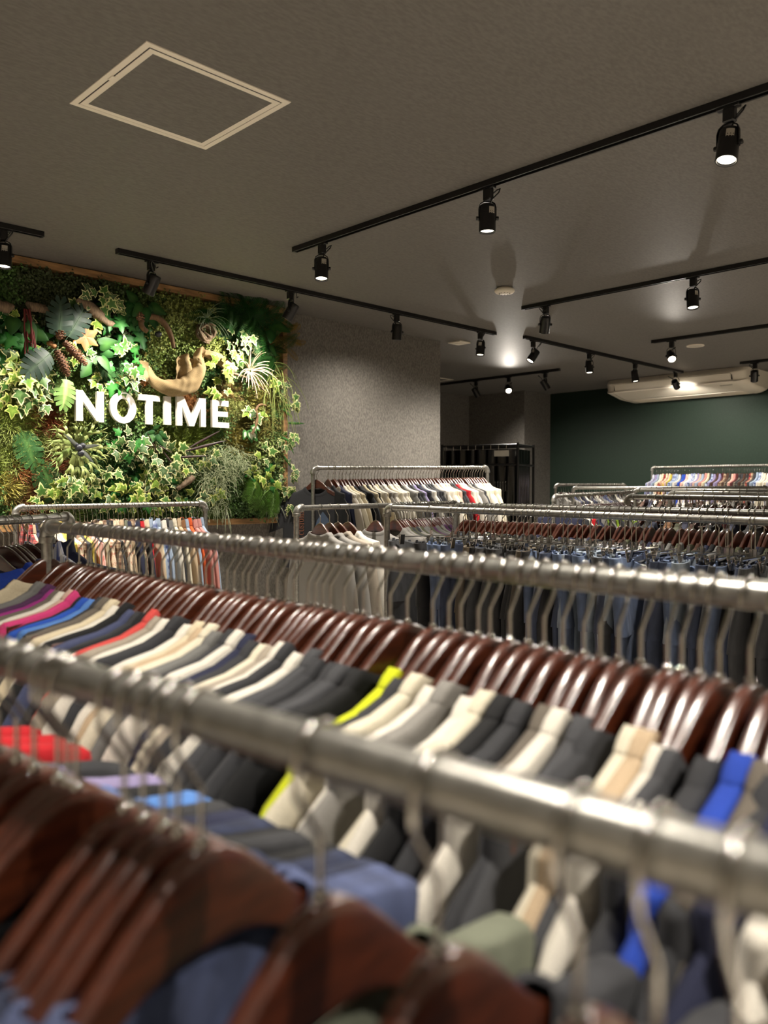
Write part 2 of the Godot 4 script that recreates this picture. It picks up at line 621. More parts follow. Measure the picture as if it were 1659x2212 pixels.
func build_tracks() -> void:
	lamp_meshes()
	var c := CEIL
	track(Vector3(2.68, c, -3.40), Vector3(2.68, c, 2.6), "long black lighting track over the jeans rack")
	track(Vector3(4.66, c, -3.37), Vector3(4.66, c, 2.6), "black lighting track past the white smoke detector")
	track(Vector3(6.5, c, -3.36), Vector3(6.5, c, 2.6), "black lighting track beside the round ceiling speaker")
	track(Vector3(7.28, c, -6.6), Vector3(7.28, c, -4.82), "short black lighting track in the recess before the column")
	track(Vector3(2.03, c, -4.08), Vector3(5.24, c, -4.08), "black lighting track running along the planted wall and grey wall")
	track(Vector3(5.55, c, -4.0), Vector3(8.37, c, -4.0), "black lighting track ending at the air conditioner")
	track(Vector3(-1.2, c, -4.08), Vector3(1.62, c, -4.08), "black lighting track end above the wooden panel edge")
	track(Vector3(8.2, c, -3.3), Vector3(8.2, c, 2.0), "black lighting track in front of the air conditioner's end")
	track(Vector3(0.55, c, -0.9), Vector3(0.55, c, 2.6), "black lighting track over the front jackets")
	track(Vector3(-1.5, c, -2.4), Vector3(-1.5, c, 2.6), "added unseen black lighting track over the empty aisle")  # out of view, added to carry the extra aisle lamps

	var alng := Vector3(0, 0, -1)
	var acr := Vector3(1, 0, 0)
	var dn := Vector3(0, -1, 0)
	# first long track
	lamp(on_track(2.68, 695), Vector3(-0.1, -1, 0.1), "lit black spotlight at the end of the jeans track", 1.0, 55, alng)
	lamp(on_track(2.68, 1052), dn, "lit black spotlight in the middle of the jeans track", 1.0, 55, alng)
	lamp(on_track(2.68, 1573), Vector3(-0.25, -1, 0.0), "large lit black spotlight with a looped cable and grey sticker", 1.0, 55, alng)
	lamp(Vector3(2.68, c, 0.4), Vector3(-0.5, -1, 0), "added unseen black spotlight further along the jeans track", 1.0, 55, alng)  # added out of view so more light bounces up to the ceiling
	lamp(Vector3(2.68, c, 1.6), Vector3(-0.3, -1, 0), "added unseen black spotlight near the rear end of the jeans track", 1.0, 55, alng)  # another unseen lamp, added for fill from the floor
	# second
	lamp(on_track(4.66, 1178), Vector3(0.3, -1, -0.35), "black spotlight turned away beside the smoke detector", 1.0, 50, alng)
	lamp(on_track(4.66, 1497), Vector3(-0.12, -1, 0.12), "lit black spotlight on the track past the smoke detector", 1.0, 55, alng)
	lamp(Vector3(4.66, c, -0.2), dn, "black spotlight at the middle of the smoke detector track", 1.0, 55, alng)
	lamp(Vector3(4.66, c, 1.4), dn, "black spotlight at the rear of the smoke detector track", 0.8, 55, alng)
	# third
	lamp(on_track(6.5, 1450), Vector3(-0.75, -0.75, 0.55), "glaring spotlight next to the round ceiling speaker", 0.6, 58, alng)
	lamp(Vector3(6.5, c, -1.2), dn, "added unseen black spotlight at the middle of the speaker track", 0.9, 55, alng)  # added beyond the view to raise the bounced light
	# recess
	lamp(Vector3(7.28, c, -5.93), Vector3(0.5, -0.8, 0.2), "dark spotlight in the recess turned to the curtain", 0.9, 60, alng)
	lamp(on_track(7.28, 1098), Vector3(-0.66, -0.62, 0.60), "glaring spotlight in the recess aimed across the shop", 0.7, 60, alng)
	lamp(on_track(7.28, 1177), Vector3(0.55, -0.8, 0.3), "dark spotlight near the column turned to the green wall", 0.8, 60, alng)
	# along the planted wall
	lamp(on_track_z(4.08, 328), Vector3(-0.2, -0.88, -0.46), "black spotlight with white sticker aimed at the plants", 0.75, 54, acr)
	lamp(on_track_z(4.08, 628), Vector3(-0.3, -0.86, -0.45), "black spotlight turned to the plants by the grey wall", 0.65, 64, acr)
	lamp(on_track_z(4.08, 858), Vector3(0.05, -1, -0.12), "lit black spotlight over the tall rack by the grey wall", 0.42, 84, acr)
	lamp(on_track_z(4.08, 1038), Vector3(-0.1, -1, 0.0), "lit black spotlight near the free end of the grey wall", 0.5, 64, acr)
	# on towards the air conditioner
	lamp(on_track_z(4.0, 1152), Vector3(-0.5, -0.85, -0.3), "black spotlight leaning towards the end of the grey wall", 0.4, 48, acr)
	lamp(on_track_z(4.0, 1273), Vector3(-0.05, -1, 0.1), "lit black spotlight between the column and air conditioner", 1.0, 52, acr)
	lamp(on_track_z(4.0, 1372), Vector3(0.0, -1, 0.15), "lit black spotlight just before the air conditioner", 1.0, 52, acr)
	lamp(on_track_z(4.0, 1460), Vector3(0.8, -0.5, -0.1), "black spotlight in front of the air conditioner panel", 0.32, 60, acr)
	# left stub
	lamp(on_track_z(4.08, 8), Vector3(-0.05, -0.9, 0.05), "lit spotlight above the wooden panel edge", 1.2, 55, acr)
	lamp(Vector3(0.55, c, -4.08), Vector3(0.3, -0.86, -0.45), "spotlight aimed at the plants above the ivy", 1.0, 52, acr)
	# by the air conditioner
	lamp(on_track(8.2, 1630), Vector3(0.5, -0.85, -0.2), "black spotlight before the air conditioner's rounded end", 0.6, 60, alng)
	# unseen lamps over the camera and behind it, added for bounced light
	for q in [[0.55, -0.75, 0.8], [0.55, 0.9, 1.2], [0.55, 2.2, 1.2]]:
		lamp(Vector3(q[0], c, q[1]), Vector3(0.1, -1, -0.15), "added unseen black spotlight on the track over the front jackets", q[2], 58, alng, "added unseen spotlights over the front jackets")
	for q in [[-1.5, -2.0], [-1.5, -0.7], [-1.5, 0.7], [-1.5, 2.1]]:
		lamp(Vector3(q[0], c, q[1]), dn, "added unseen black spotlight on the track over the empty aisle", 1.3, 60, alng, "added unseen spotlights over the empty aisle")
	for q in [[4.66, 2.3], [6.5, 0.4], [6.5, 1.9], [8.2, -1.2], [8.2, 0.6]]:
		lamp(Vector3(q[0], c, q[1]), dn, "added unseen black spotlight at the rear of the shop", 1.2, 60, alng, "added unseen spotlights at the rear of the shop")


func on_track(x: float, px: float) -> Vector3:
	var best := Vector3.ZERO
	var err := 1e9
	for k in 1400:
		var p := Vector3(x, CEIL, -7.0 + k * 0.005)
		if (p - cam_pos).dot(fwd) < 0.3:
			continue
		var e := absf(project(p).x - px)
		if e < err:
			err = e
			best = p
	return best


func on_track_z(u: float, px: float) -> Vector3:
	var best := Vector3.ZERO
	var err := 1e9
	for k in 2000:
		var p := Vector3(-1.0 + k * 0.005, CEIL, -u)
		if (p - cam_pos).dot(fwd) < 0.3:
			continue
		var e := absf(project(p).x - px)
		if e < err:
			err = e
			best = p
	return best


# ---------------------------------------------------------------- ceiling fittings

func frame_mesh(size: float, width: float, depth: float) -> ArrayMesh:
	var mb := MB.new()
	var h := size * 0.5
	var sec := [Vector2(0, 0), Vector2(0, -depth), Vector2(width * 0.12, -depth * 1.25), Vector2(width * 0.88, -depth * 1.25), Vector2(width, -depth), Vector2(width, 0)]   # inwards, down
	var corners := [Vector2(-1, -1), Vector2(1, -1), Vector2(1, 1), Vector2(-1, 1)]
	for k in 4:
		var a: Vector2 = corners[k]
		var b: Vector2 = corners[(k + 1) % 4]
		for j in sec.size() - 1:
			var q := []
			for e in [[a, sec[j]], [b, sec[j]], [b, sec[j + 1]], [a, sec[j + 1]]]:
				var r: float = h - e[1].x
				q.append(Vector3(e[0].x * r, e[1].y, e[0].y * r))
			mb.face(q)
	return mb.done()


func build_ceiling_fittings() -> void:
	var alu := mat("hatch frame", Color(0.86, 0.83, 0.77), 0.5)
	var p1 := on_ceiling(322, 88)
	var p2 := on_ceiling(440, 322)
	var mid := (p1 + p2) * 0.5
	var size := (absf(p1.x - p2.x) + absf(p1.z - p2.z)) * 0.5
	var t := thing("access_hatch", "square ceiling access hatch with double cream metal frame", "hatch", Transform3D(Basis(), mid))
	part("outer_frame", frame_mesh(size, 0.020, 0.003), alu, t)
	var mb := MB.new()
	mb.box(Vector3(0, -0.001, 0), Vector3(size - 0.046, 0.006, size - 0.046), 0.0005)
	part("panel", mb.done(), mats["ceiling paper"], t)
	part("inner_frame", frame_mesh(size - 0.048, 0.020, 0.004), alu, t)
	mb = MB.new()
	mb.box(Vector3(0, -0.005, -size * 0.5 + 0.022), Vector3(0.030, 0.004, 0.014), 0.001)
	part("latch", mb.done(), alu, t, Transform3D(Basis(Vector3.UP, PI * 0.5), Vector3.ZERO))

	var shell := mat("detector white", Color(0.82, 0.79, 0.73), 0.5)
	var d := thing("smoke_detector", "round white smoke detector on the ceiling between the tracks", "smoke detector", Transform3D(Basis(), on_ceiling(1090, 622)))
	part("base", lathe([[0.0, 0.02], [0.0, 0.05], [-0.012, 0.052], [-0.014, 0.045]], 24), shell, d)
	part("dome", lathe([[-0.012, 0.062], [-0.022, 0.064], [-0.032, 0.056], [-0.036, 0.03], [-0.037, 0.001]], 28), shell, d)
	mb = MB.new()
	for k in 10:
		var a := TAU * k / 10.0
		mb.box(Vector3(cos(a) * 0.034, -0.037, sin(a) * 0.034), Vector3(0.006, 0.003, 0.006), 0.001)
	part("vents", mb.done(), mat("detector slots", Color(0.45, 0.43, 0.4), 0.6), d)

	var s := thing("ceiling_speaker", "round white ceiling speaker in front of the air conditioner", "speaker", Transform3D(Basis(), on_ceiling(1502, 746)))
	part("rim", lathe([[0.0, 0.075], [-0.008, 0.075], [-0.010, 0.066], [-0.006, 0.062]], 28), shell, s)
	part("grille", lathe([[-0.005, 0.063], [-0.008, 0.04], [-0.009, 0.001]], 28), mat("grille white", Color(0.7, 0.68, 0.63), 0.6), s)

	var e := thing("ceiling_plate", "small square white ceiling plate by the grey wall corner", "ceiling plate", Transform3D(Basis(), on_ceiling(992, 739)))
	mb = MB.new()
	mb.box(Vector3(0, -0.006, 0), Vector3(0.14, 0.012, 0.14), 0.003)
	part("plate", mb.done(), shell, e)
	mb = MB.new()
	mb.cyl(Vector3(0, -0.010, 0), Vector3(0, -0.016, 0), 0.035, 20, 0.002)
	part("cap", mb.done(), shell, e)

	var h := thing("recess_hatch", "thin pale framed hatch in the ceiling of the recess", "hatch", Transform3D(Basis(), Vector3(6.9, CEIL, -6.4)))
	part("outer_frame", frame_mesh(0.5, 0.014, 0.003), alu, h)
	part("inner_frame", frame_mesh(0.46, 0.014, 0.003), alu, h)


func lathe(profile: Array, n: int) -> ArrayMesh:
	var mb := MB.new()
	var rows := []
	for q in profile:
		var ring := PackedVector3Array()
		for i in n:
			ring.append(Vector3(cos(TAU * i / n) * q[1], q[0], sin(TAU * i / n) * q[1]))
		rows.append(ring)
	mb.grid(rows, true)
	return mb.done()


# ---------------------------------------------------------------- air conditioner

func build_air_conditioner() -> void:
	var white := mat("ac plastic", Color(0.87, 0.84, 0.78), 0.4)
	var dark := mat("ac slot", Color(0.10, 0.10, 0.10), 0.6)
	var u0 := 3.38
	var u1 := 4.98
	var x0 := 8.45
	var t := thing("air_conditioner", "long cream ceiling air conditioner before the green wall", "air conditioner", Transform3D(Basis(), Vector3(x0, CEIL, -(u0 + u1) * 0.5)))
	var len := u1 - u0
	# profile in x (towards the wall) and y (down from the ceiling)
	var prof := PackedVector2Array([Vector2(0.05, 0), Vector2(0.02, -0.035), Vector2(0.008, -0.05), Vector2(0.03, -0.125), Vector2(0.03, -0.14), Vector2(0.012, -0.146), Vector2(0.02, -0.156), Vector2(0.30, -0.212), Vector2(0.60, -0.225), Vector2(0.665, -0.21), Vector2(0.67, 0)])
	var mb := MB.new()
	var rows := []
	for s in [-1.0, 1.0]:
		var r := PackedVector3Array()
		for p in prof:
			r.append(Vector3(p.x, p.y, s * (len * 0.5 - 0.11)))
		rows.append(r)
	for i in prof.size() - 1:
		mb.face([rows[0][i], rows[0][i + 1], rows[1][i + 1], rows[1][i]])
	part("housing", mb.done(), white, t)
	for s in [-1.0, 1.0]:                         # rounded end covers
		mb = MB.new()
		var rr := []
		for k in 7:
			var a := k / 6.0 * PI * 0.5
			var sc := lerpf(1.0, 0.78, 1.0 - cos(a))
			var ring := PackedVector3Array()
			for p in prof:
				var q := p
				q.x = 0.67 - (0.67 - p.x) * lerpf(1.0, 0.86, 1.0 - cos(a)) 
				q.y = p.y * sc
				ring.append(Vector3(q.x - 0.002, q.y - 0.003 * (1.0 if p.y < -0.01 else 0.0), s * (len * 0.5 - 0.11 + sin(a) * 0.11)))
			rr.append(ring)
		mb.grid(rr, false)
		mb.cap(rr[-1])
		part("end_cover", mb.done(), white, t)
	mb = MB.new()                                 # louvre across the outlet
	mb.xf = Transform3D(Basis(Vector3(0, 0, 1), 0.28), Vector3(0.008, -0.094, 0))
	mb.box(Vector3.ZERO, Vector3(0.006, 0.068, len - 0.27), 0.002)
	part("louvre", mb.done(), white, t)
	mb = MB.new()
	mb.box(Vector3(0.022, -0.058, 0), Vector3(0.02, 0.008, len - 0.25), 0.001)
	mb.box(Vector3(0.03, -0.094, len * 0.5 - 0.128), Vector3(0.03, 0.07, 0.008), 0.001)
	mb.box(Vector3(0.03, -0.094, -len * 0.5 + 0.128), Vector3(0.03, 0.07, 0.008), 0.001)
	part("outlet_gap", mb.done(), dark, t)
	mb = MB.new()
	mb.xf = Transform3D(Basis(Vector3(0, 0, 1), -0.197), Vector3(0.10, -0.173, len * 0.5 - 0.22))
	mb.box(Vector3.ZERO, Vector3(0.022, 0.004, 0.13), 0.001)
	part("sensor_window", mb.done(), mat("sensor grey", Color(0.6, 0.58, 0.53), 0.4), t)
	mb = MB.new()
	mb.xf = Transform3D(Basis(Vector3(0, 0, 1), -0.044), Vector3(0.45, -0.2225, 0))
	for k in 12:
		mb.box(Vector3(-0.1 + k * 0.02, 0, 0), Vector3(0.004, 0.004, len - 0.32), 0.001)
	part("intake_grille", mb.done(), white, t)


# ---------------------------------------------------------------- hangers and garments
# Every hanger and garment is modelled about the centre of the rail: x across the rail, y up, z along the rail.

const WOOD_TOP := -0.079


func hanger_top(x: float) -> float:
	var a := absf(x)
	return WOOD_TOP - 0.078 * (1.0 - exp(-pow(a / 0.075, 2.0))) - 0.16 * maxf(0.0, a - 0.06)


func hanger_height(e: float) -> float:
	return 0.033 + 0.031 * exp(-pow(e / 0.05, 2.0)) - 0.004 * e / 0.21


func make_hanger_meshes() -> void:
	var wood := mat("hanger wood", Color(0.30, 0.13, 0.06), 0.34)
	wood.albedo_texture = noise_tex("wood", 14.0, 0.55, 1.3, 256, 4, Vector2(0.2, 1.0))
	triplanar(wood, 5.0)
	wood.clearcoat_enabled = true
	wood.clearcoat = 1.0
	wood.clearcoat_roughness = 0.22
	var dark := mat("dark hanger wood", Color(0.21, 0.095, 0.065), 0.34)
	dark.albedo_texture = tex["wood"]
	triplanar(dark, 5.0)
	dark.clearcoat_enabled = true
	dark.clearcoat = 1.0
	dark.clearcoat_roughness = 0.22
	mat("chrome wire", Color(0.70, 0.69, 0.67), 0.2, 1.0)
	for bow in [0.0, 0.006]:
		var mb := MB.new()
		var rows := []
		var xs := [-0.213, -0.2125, -0.208, -0.19, -0.16, -0.13, -0.105, -0.085, -0.065, -0.048, -0.032, -0.016, 0.0, 0.016, 0.032, 0.048, 0.065, 0.085, 0.105, 0.13, 0.16, 0.19, 0.208, 0.2125, 0.213]
		for x in xs:
			var e := absf(x)
			var h: float = hanger_height(e)
			var th: float = lerpf(0.0070, 0.0085, clampf(e / 0.2, 0, 1))
			if e > 0.2129:
				h *= 0.1
				th *= 0.1
			elif e > 0.2124:
				h *= 0.62
				th *= 0.62
			elif e > 0.207:
				h *= 0.9
				th *= 0.9
			var yt := hanger_top(x)
			var mid := yt - hanger_height(e) * 0.5
			var z: float = bow * pow(e / 0.21, 2.0)
			var ring := PackedVector3Array()
			for q in [[0.35, 1.0], [0.8, 0.93], [1.0, 0.7], [1.0, -0.7], [0.8, -0.93], [0.35, -1.0], [-0.35, -1.0], [-0.8, -0.93], [-1.0, -0.7], [-1.0, 0.7], [-0.8, 0.93], [-0.35, 1.0]]:
				ring.append(Vector3(x, mid + q[1] * h * 0.5, z + q[0] * th))
			rows.append(ring)
		mb.grid(rows, true)
		mb.cap(rows[0])
		mb.cap(rows[-1], true)
		meshes["hanger %d" % (0 if bow == 0.0 else 1)] = mb.done()
	var hook := MB.new()
	var p := [Vector3(0, WOOD_TOP - 0.012, 0), Vector3(0, -0.047, 0), Vector3(0.0015, -0.043, 0), Vector3(0.018, -0.020, 0), Vector3(0.0195, -0.012, 0)]
	var cy := PIPE + 0.0021 - 0.0195
	for k in 11:
		var a := -0.15 + k * (PI + 0.35) / 10.0
		p.append(Vector3(cos(a) * 0.0195, cy + sin(a) * 0.0195, 0))
	hook.tube(p, 0.0020, 7)
	meshes["hook"] = hook.done()
	hook = MB.new()
	hook.cyl(Vector3(0, WOOD_TOP - 0.004, 0), Vector3(0, WOOD_TOP + 0.004, 0), 0.0048, 10, 0.001)
	meshes["ferrule"] = hook.done()
	# clip hanger of chromed wire
	var clip := MB.new()
	p = [Vector3(0, -0.112, 0), Vector3(0, -0.030, 0), Vector3(0.006, -0.022, 0), Vector3(0.0195, -0.013, 0)]
	for k in 11:
		var a := -0.15 + k * (PI + 0.35) / 10.0
		p.append(Vector3(cos(a) * 0.0195, cy + sin(a) * 0.0195, 0))
	clip.tube(p, 0.0018, 7)
	meshes["clip hook"] = clip.done()
	clip = MB.new()
	clip.cyl(Vector3(-0.17, -0.116, 0), Vector3(0.17, -0.116, 0), 0.0024, 8)
	meshes["clip bar"] = clip.done()
	clip = MB.new()
	clip.box(Vector3(0, -0.103, 0), Vector3(0.011, 0.028, 0.011), 0.002)
	meshes["clip block"] = clip.done()
	clip = MB.new()
	for s in [-1.0, 1.0]:
		clip.xf = Transform3D(Basis(Vector3.RIGHT, s * 0.2), Vector3(0, -0.128, s * 0.006))
		clip.box(Vector3.ZERO, Vector3(0.022, 0.044, 0.002), 0.0008)
	meshes["clip"] = clip.done()


func loop_ring(n: int, w: float, t: float, f: Callable) -> PackedVector3Array:
	var r := PackedVector3Array()
	for i in n:
		var a := TAU * i / n
		var cx := cos(a)
		var sx := sin(a)
		var e := 1.0 - minf(1.0, absf(sx) / 0.55)
		r.append(f.call(signf(cx) * pow(absf(cx), 0.8) * w, signf(sx) * (1.0 - e * e) * t, cx, sx))
	return r


func make_top(kind: String, variant: int) -> void:
	# kinds: tee, shirt (collar, long sleeves), sweat (thicker, long sleeves, broad neck), jacket (broad open neck)
	var r := RandomNumberGenerator.new()
	r.seed = hash(kind) % 1000 + variant * 77
	var xn := {"tee": 0.085, "shirt": 0.062, "sweat": 0.088, "jacket": 0.115}[kind] as float
	xn += r.randf_range(-0.006, 0.008)
	var xs := 0.222 + r.randf_range(-0.006, 0.01)
	var thick := {"tee": 0.0165, "shirt": 0.015, "sweat": 0.020, "jacket": 0.022}[kind] as float
	var length := {"tee": 0.66, "shirt": 0.72, "sweat": 0.62, "jacket": 0.64}[kind] as float
	length += r.randf_range(-0.04, 0.04)
	var lift := 0.0045 if kind != "sweat" else 0.007
	var ph := r.randf() * TAU
	var k1 := r.randf_range(17, 26)
	var k2 := r.randf_range(40, 60)
	var amp := r.randf_range(0.006, 0.011)
	var n := 36
	var fold := func(x: float, y: float) -> float:
		var g := clampf((-0.17 - y) / 0.25, 0.0, 1.0)
		return g * (amp * sin(k1 * x + ph + y * 2.0) + amp * 0.35 * sin(k2 * x + ph * 2.0))
	var mb := MB.new()
	var rows := []
	var stops := [[xn, 1.0, 0.75], [xn + 0.012, 0.95, 0.85], [lerpf(xn, xs, 0.35), 0.9, 0.95], [lerpf(xn, xs, 0.7), 0.75, 1.1], [xs - 0.01, 0.6, 1.15], [xs, 0.55, 1.2]]
	for s in stops:
		var w: float = s[0]
		var drop_f: float = (0.052 if kind != "jacket" else 0.15) * s[1]
		var drop_b: float = 0.016 * s[1]
		var yr := hanger_top(minf(w, 0.213)) + lift - maxf(0.0, w - 0.213) * 0.8
		var under: float = (w - xn) * 0.28
		rows.append(loop_ring(n, w, thick * float(s[2]), func(x: float, z: float, cx: float, sx: float) -> Vector3:
			var q := maxf(0.0, (absf(sx) - 0.3) / 0.7)
			var d := (drop_f if sx > 0 else drop_b) * pow(q, 1.3) + under * pow(q, 0.9)
			return Vector3(x, yr - d, z + fold.call(x, yr - d))))
	var y0 := hanger_top(0.21) + lift - 0.03
	for k in 9:
		var f := (k + 1) / 9.0
		var y := y0 - (length + WOOD_TOP - 0.12) * f - 0.01
		var w: float = xs + 0.004 + 0.014 * f + (0.006 * sin(f * 7.0 + ph))
		rows.append(loop_ring(n, w, thick * lerpf(1.2, 1.0, f), func(x: float, z: float, cx: float, sx: float) -> Vector3:
			var yy := y - (0.055 * (1.0 - f)) * pow(absf(sx), 0.8)
			return Vector3(x, yy, z + fold.call(x, yy))))
	mb.grid(rows, true)
	meshes["%s body %d" % [kind, variant]] = mb.done()
	# collar
	mb = MB.new()
	var base: PackedVector3Array = rows[0]
	var ring0 := PackedVector3Array()
	var ring1 := PackedVector3Array()
	var ring2 := PackedVector3Array()
	var ring3 := PackedVector3Array()
	for p in base:
		var out := Vector3(signf(p.x), 0, 0) if absf(p.z) < 0.002 else Vector3(p.x / xn * 0.6, 0, signf(p.z)).normalized()
		if kind == "shirt":
			ring0.append(p + Vector3(0, -0.004, 0) + out * 0.001)
			ring1.append(Vector3(p.x * 0.93, p.y + 0.032, p.z * 0.8))
			ring2.append(Vector3(p.x * 0.98, p.y + 0.034, p.z * 1.0) + out * 0.003)
			ring3.append(Vector3(p.x * 1.12, p.y - 0.008 - 0.012 * absf(p.z) / thick, p.z * 1.1) + out * 0.007)
		else:
			var hgt := 0.016 if kind != "jacket" else 0.022
			ring0.append(p + out * 0.0022 + Vector3(signf(p.x) * 0.009 * minf(1.0, absf(p.x) / xn), -0.007, 0))
			ring1.append(p + out * 0.0032 + Vector3(0, 0.002, 0))
			ring2.append(Vector3(p.x - signf(p.x) * hgt * 0.72 * minf(1.0, absf(p.x) / xn), p.y + hgt * 0.75, p.z) + out * 0.002)
			ring3.append(Vector3(p.x - signf(p.x) * hgt * 0.75 * minf(1.0, absf(p.x) / xn), p.y + hgt * 0.6, p.z * 0.9) - out * 0.001)
	mb.grid([ring0, ring1, ring2, ring3], true)
	meshes["%s collar %d" % [kind, variant]] = mb.done()
	# sleeves
	for side in [-1.0, 1.0]:
		mb = MB.new()
		rows = []
		var sl := 0.20 if kind == "tee" else 0.52
		sl += r.randf_range(-0.02, 0.03)
		var lean := r.randf_range(0.18, 0.32) if kind == "tee" else r.randf_range(0.05, 0.12)
		var m := 8
		for k in m + 1:
			var f := float(k) / m
			var cen := Vector3(side * (xs - 0.028 + lean * sl * f + 0.025 * sin(f * PI * 0.5)), hanger_top(0.2) - 0.012 - sl * f - 0.03 * f, 0.0)
			var w := lerpf(0.05, 0.085 if kind == "tee" else 0.06, minf(1.0, f * 2.2))
			if kind != "tee":
				w = lerpf(w, 0.042, maxf(0.0, f - 0.4) / 0.6)
			if k == 0:
				w = 0.022
			var t := thick * (0.35 if k == 0 else 1.1)
			var ring := PackedVector3Array()
			for i in 14:
				var a := TAU * i / 14
				var x := cos(a) * w
				var z := sin(a) * t + amp * 0.8 * sin(x * 40.0 + ph + f * 3.0) * f
				ring.append(cen + Vector3(x * 0.9, -side * x * -0.35 * -1.0 - absf(sin(a)) * 0.0, z))
			rows.append(ring)
		mb.grid(rows, true)
		meshes["%s sleeve %d %d" % [kind, int(side), variant]] = mb.done()


func make_jeans(variant: int) -> void:
	var r := RandomNumberGenerator.new()
	r.seed = 500 + variant * 31
	var w0 := 0.188 + r.randf_range(-0.012, 0.012)
	var th := 0.016 + r.randf_range(0.0, 0.008)
	var ph := r.randf() * TAU
	var sag := r.randf_range(0.006, 0.04)
	var curl := r.randf_range(-0.06, 0.06)
	var n := 28
	var shift := func(x: float, f: float) -> float:
		return curl * sin(x / w0 * 2.4 + ph * 0.2) * (1.0 - f * 0.7) + 0.006 * sin(x * 34.0 + ph)
	var wave := func(x: float, f: float, sx: float) -> float:
		var edge := pow(absf(x) / w0, 4.0) * 0.012
		var mid := exp(-pow(x / 0.08, 2.0)) * sag
		return -(edge + mid + (0.018 if sx > 0 else 0.0) * (1.0 - absf(x) / w0)) * (1.0 - f)
	var top := -0.124
	var make := func(ys: Array, grow: float) -> Array:
		var rows := []
		for y in ys:
			var f := clampf((top - y) / 0.25, 0.0, 1.0)
			rows.append(loop_ring(n, w0 + 0.03 * f + grow, th + grow, func(x: float, z: float, cx: float, sx: float) -> Vector3:
				return Vector3(x, y + wave.call(x, f, sx), z + shift.call(x, f))))
		return rows
	var mb := MB.new()
	mb.grid(make.call([top - 0.004, top - 0.04, top - 0.09, top - 0.15, top - 0.21, top - 0.27], 0.0), true)
	meshes["jeans hips %d" % variant] = mb.done()
	mb = MB.new()
	var band: Array = make.call([top - 0.04, top - 0.0395, top - 0.002, top, top - 0.004], 0.0022)
	band[0] = make.call([top - 0.04], 0.0)[0]
	band[4] = make.call([top - 0.006], -0.002)[0]
	mb.grid(band, true)
	meshes["jeans band %d" % variant] = mb.done()
	for side in [-1.0, 1.0]:
		mb = MB.new()
		var rows := []
		for k in 7:
			var f := k / 6.0
			var ring := PackedVector3Array()
			for i in 16:
				var a := TAU * i / 16
				var x := cos(a) * lerpf(0.108, 0.085, f)
				ring.append(Vector3(side * lerpf(w0 + 0.03 - 0.106, 0.10, f) + x, top - 0.26 - 0.62 * f, sin(a) * (th * 1.05) + shift.call(side * 0.1 + x, 1.0) + 0.006 * sin(x * 40.0 + ph) * f))
			rows.append(ring)
		mb.grid(rows, true)
		meshes["jeans leg %d %d" % [int(side), variant]] = mb.done()
	# belt loops sit where the band is
	var spots := []
	for x in [-0.15, -0.075, 0.075, 0.15]:
		for s in [-1.0, 1.0]:
			var f := 0.0
			spots.append(Vector3(x, top - 0.022 + wave.call(x, f, s), s * (th + 0.0035) * pow(1.0 - pow(absf(x) / w0, 2.3), 0.35) + shift.call(x, f)))
	meshes["jeans loops %d" % variant] = spots
	mb = MB.new()
	mb.box(Vector3.ZERO, Vector3(0.013, 0.056, 0.004), 0.001)
	meshes["belt loop"] = mb.done()
	mb = MB.new()          # back pocket
	mb.extrude(PackedVector2Array([Vector2(-0.055, 0.06), Vector2(0.055, 0.06), Vector2(0.052, -0.05), Vector2(0, -0.07), Vector2(-0.052, -0.05)]), -0.0015, 0.0015)
	meshes["pocket"] = mb.done()


# ---------------------------------------------------------------- racks

var racks := []


func rack(label: String, phrase: String, a: Vector3, b: Vector3, flip := 1.0, wood := "hanger wood", far := false) -> Dictionary:
	var dir := (b - a).normalized()
	var t := thing("clothes_rack", label, "clothes rack", Transform3D(Basis(), Vector3(a.x, 0, a.z)))
	var o := Vector3(a.x, 0, a.z)
	var steel := mats["galvanised pipe"] as StandardMaterial3D
	var rb := 0.030
	var mb := MB.new()
	mb.cyl(a + dir * rb * 0.8 - o, b - dir * rb * 0.8 - o, PIPE, 20)
	part("rail", mb.done(), steel, t)
	var flat := Vector3(dir.x, 0, dir.z).normalized()
	var cross := flat.cross(Vector3.UP)
	for e in [[a, dir], [b, -dir]]:
		var p: Vector3 = e[0]
		var d: Vector3 = e[1]
		mb = MB.new()
		var arc := []
		for k in 9:
			var q := k / 8.0 * PI * 0.5
			arc.append(p + d * rb * (1.0 - sin(q)) + Vector3.DOWN * rb * (1.0 - cos(q)) - o)
		mb.tube(arc, PIPE + 0.0048, 18)
		mb.cyl(p + d * (rb - 0.004) - o, p + d * (rb + 0.012) - o, PIPE + 0.0068, 18, 0.0015)
		mb.cyl(p + Vector3.DOWN * (rb - 0.004) - o, p + Vector3.DOWN * (rb + 0.012) - o, PIPE + 0.0068, 18, 0.0015)
		part("elbow", mb.done(), steel, t)
		mb = MB.new()
		mb.cyl(p + Vector3.DOWN * rb * 0.8 - o, Vector3(p.x, 0.03, p.z) - o, PIPE, 16)
		part("post", mb.done(), steel, t)
		mb = MB.new()
		mb.cyl(Vector3(p.x, PIPE, p.z) - cross * 0.2 - o, Vector3(p.x, PIPE, p.z) + cross * 0.2 - o, PIPE, 12, 0.002)
		mb.cyl(Vector3(p.x, PIPE, p.z) - o, Vector3(p.x, 0.05, p.z) - o, PIPE + 0.005, 14)
		part("foot", mb.done(), steel, t)
	var k := {"a": a, "dir": dir, "flat": flat, "len": a.distance_to(b), "phrase": phrase, "flip": flip, "wood": wood, "row": [], "far": far}
	racks.append(k)
	return k


func rail_frame(k: Dictionary, s: float) -> Transform3D:
	var z: Vector3 = k.flat
	var x := Vector3.UP.cross(z)
	return Transform3D(Basis(x, Vector3.UP, z), k.a + k.dir * s)


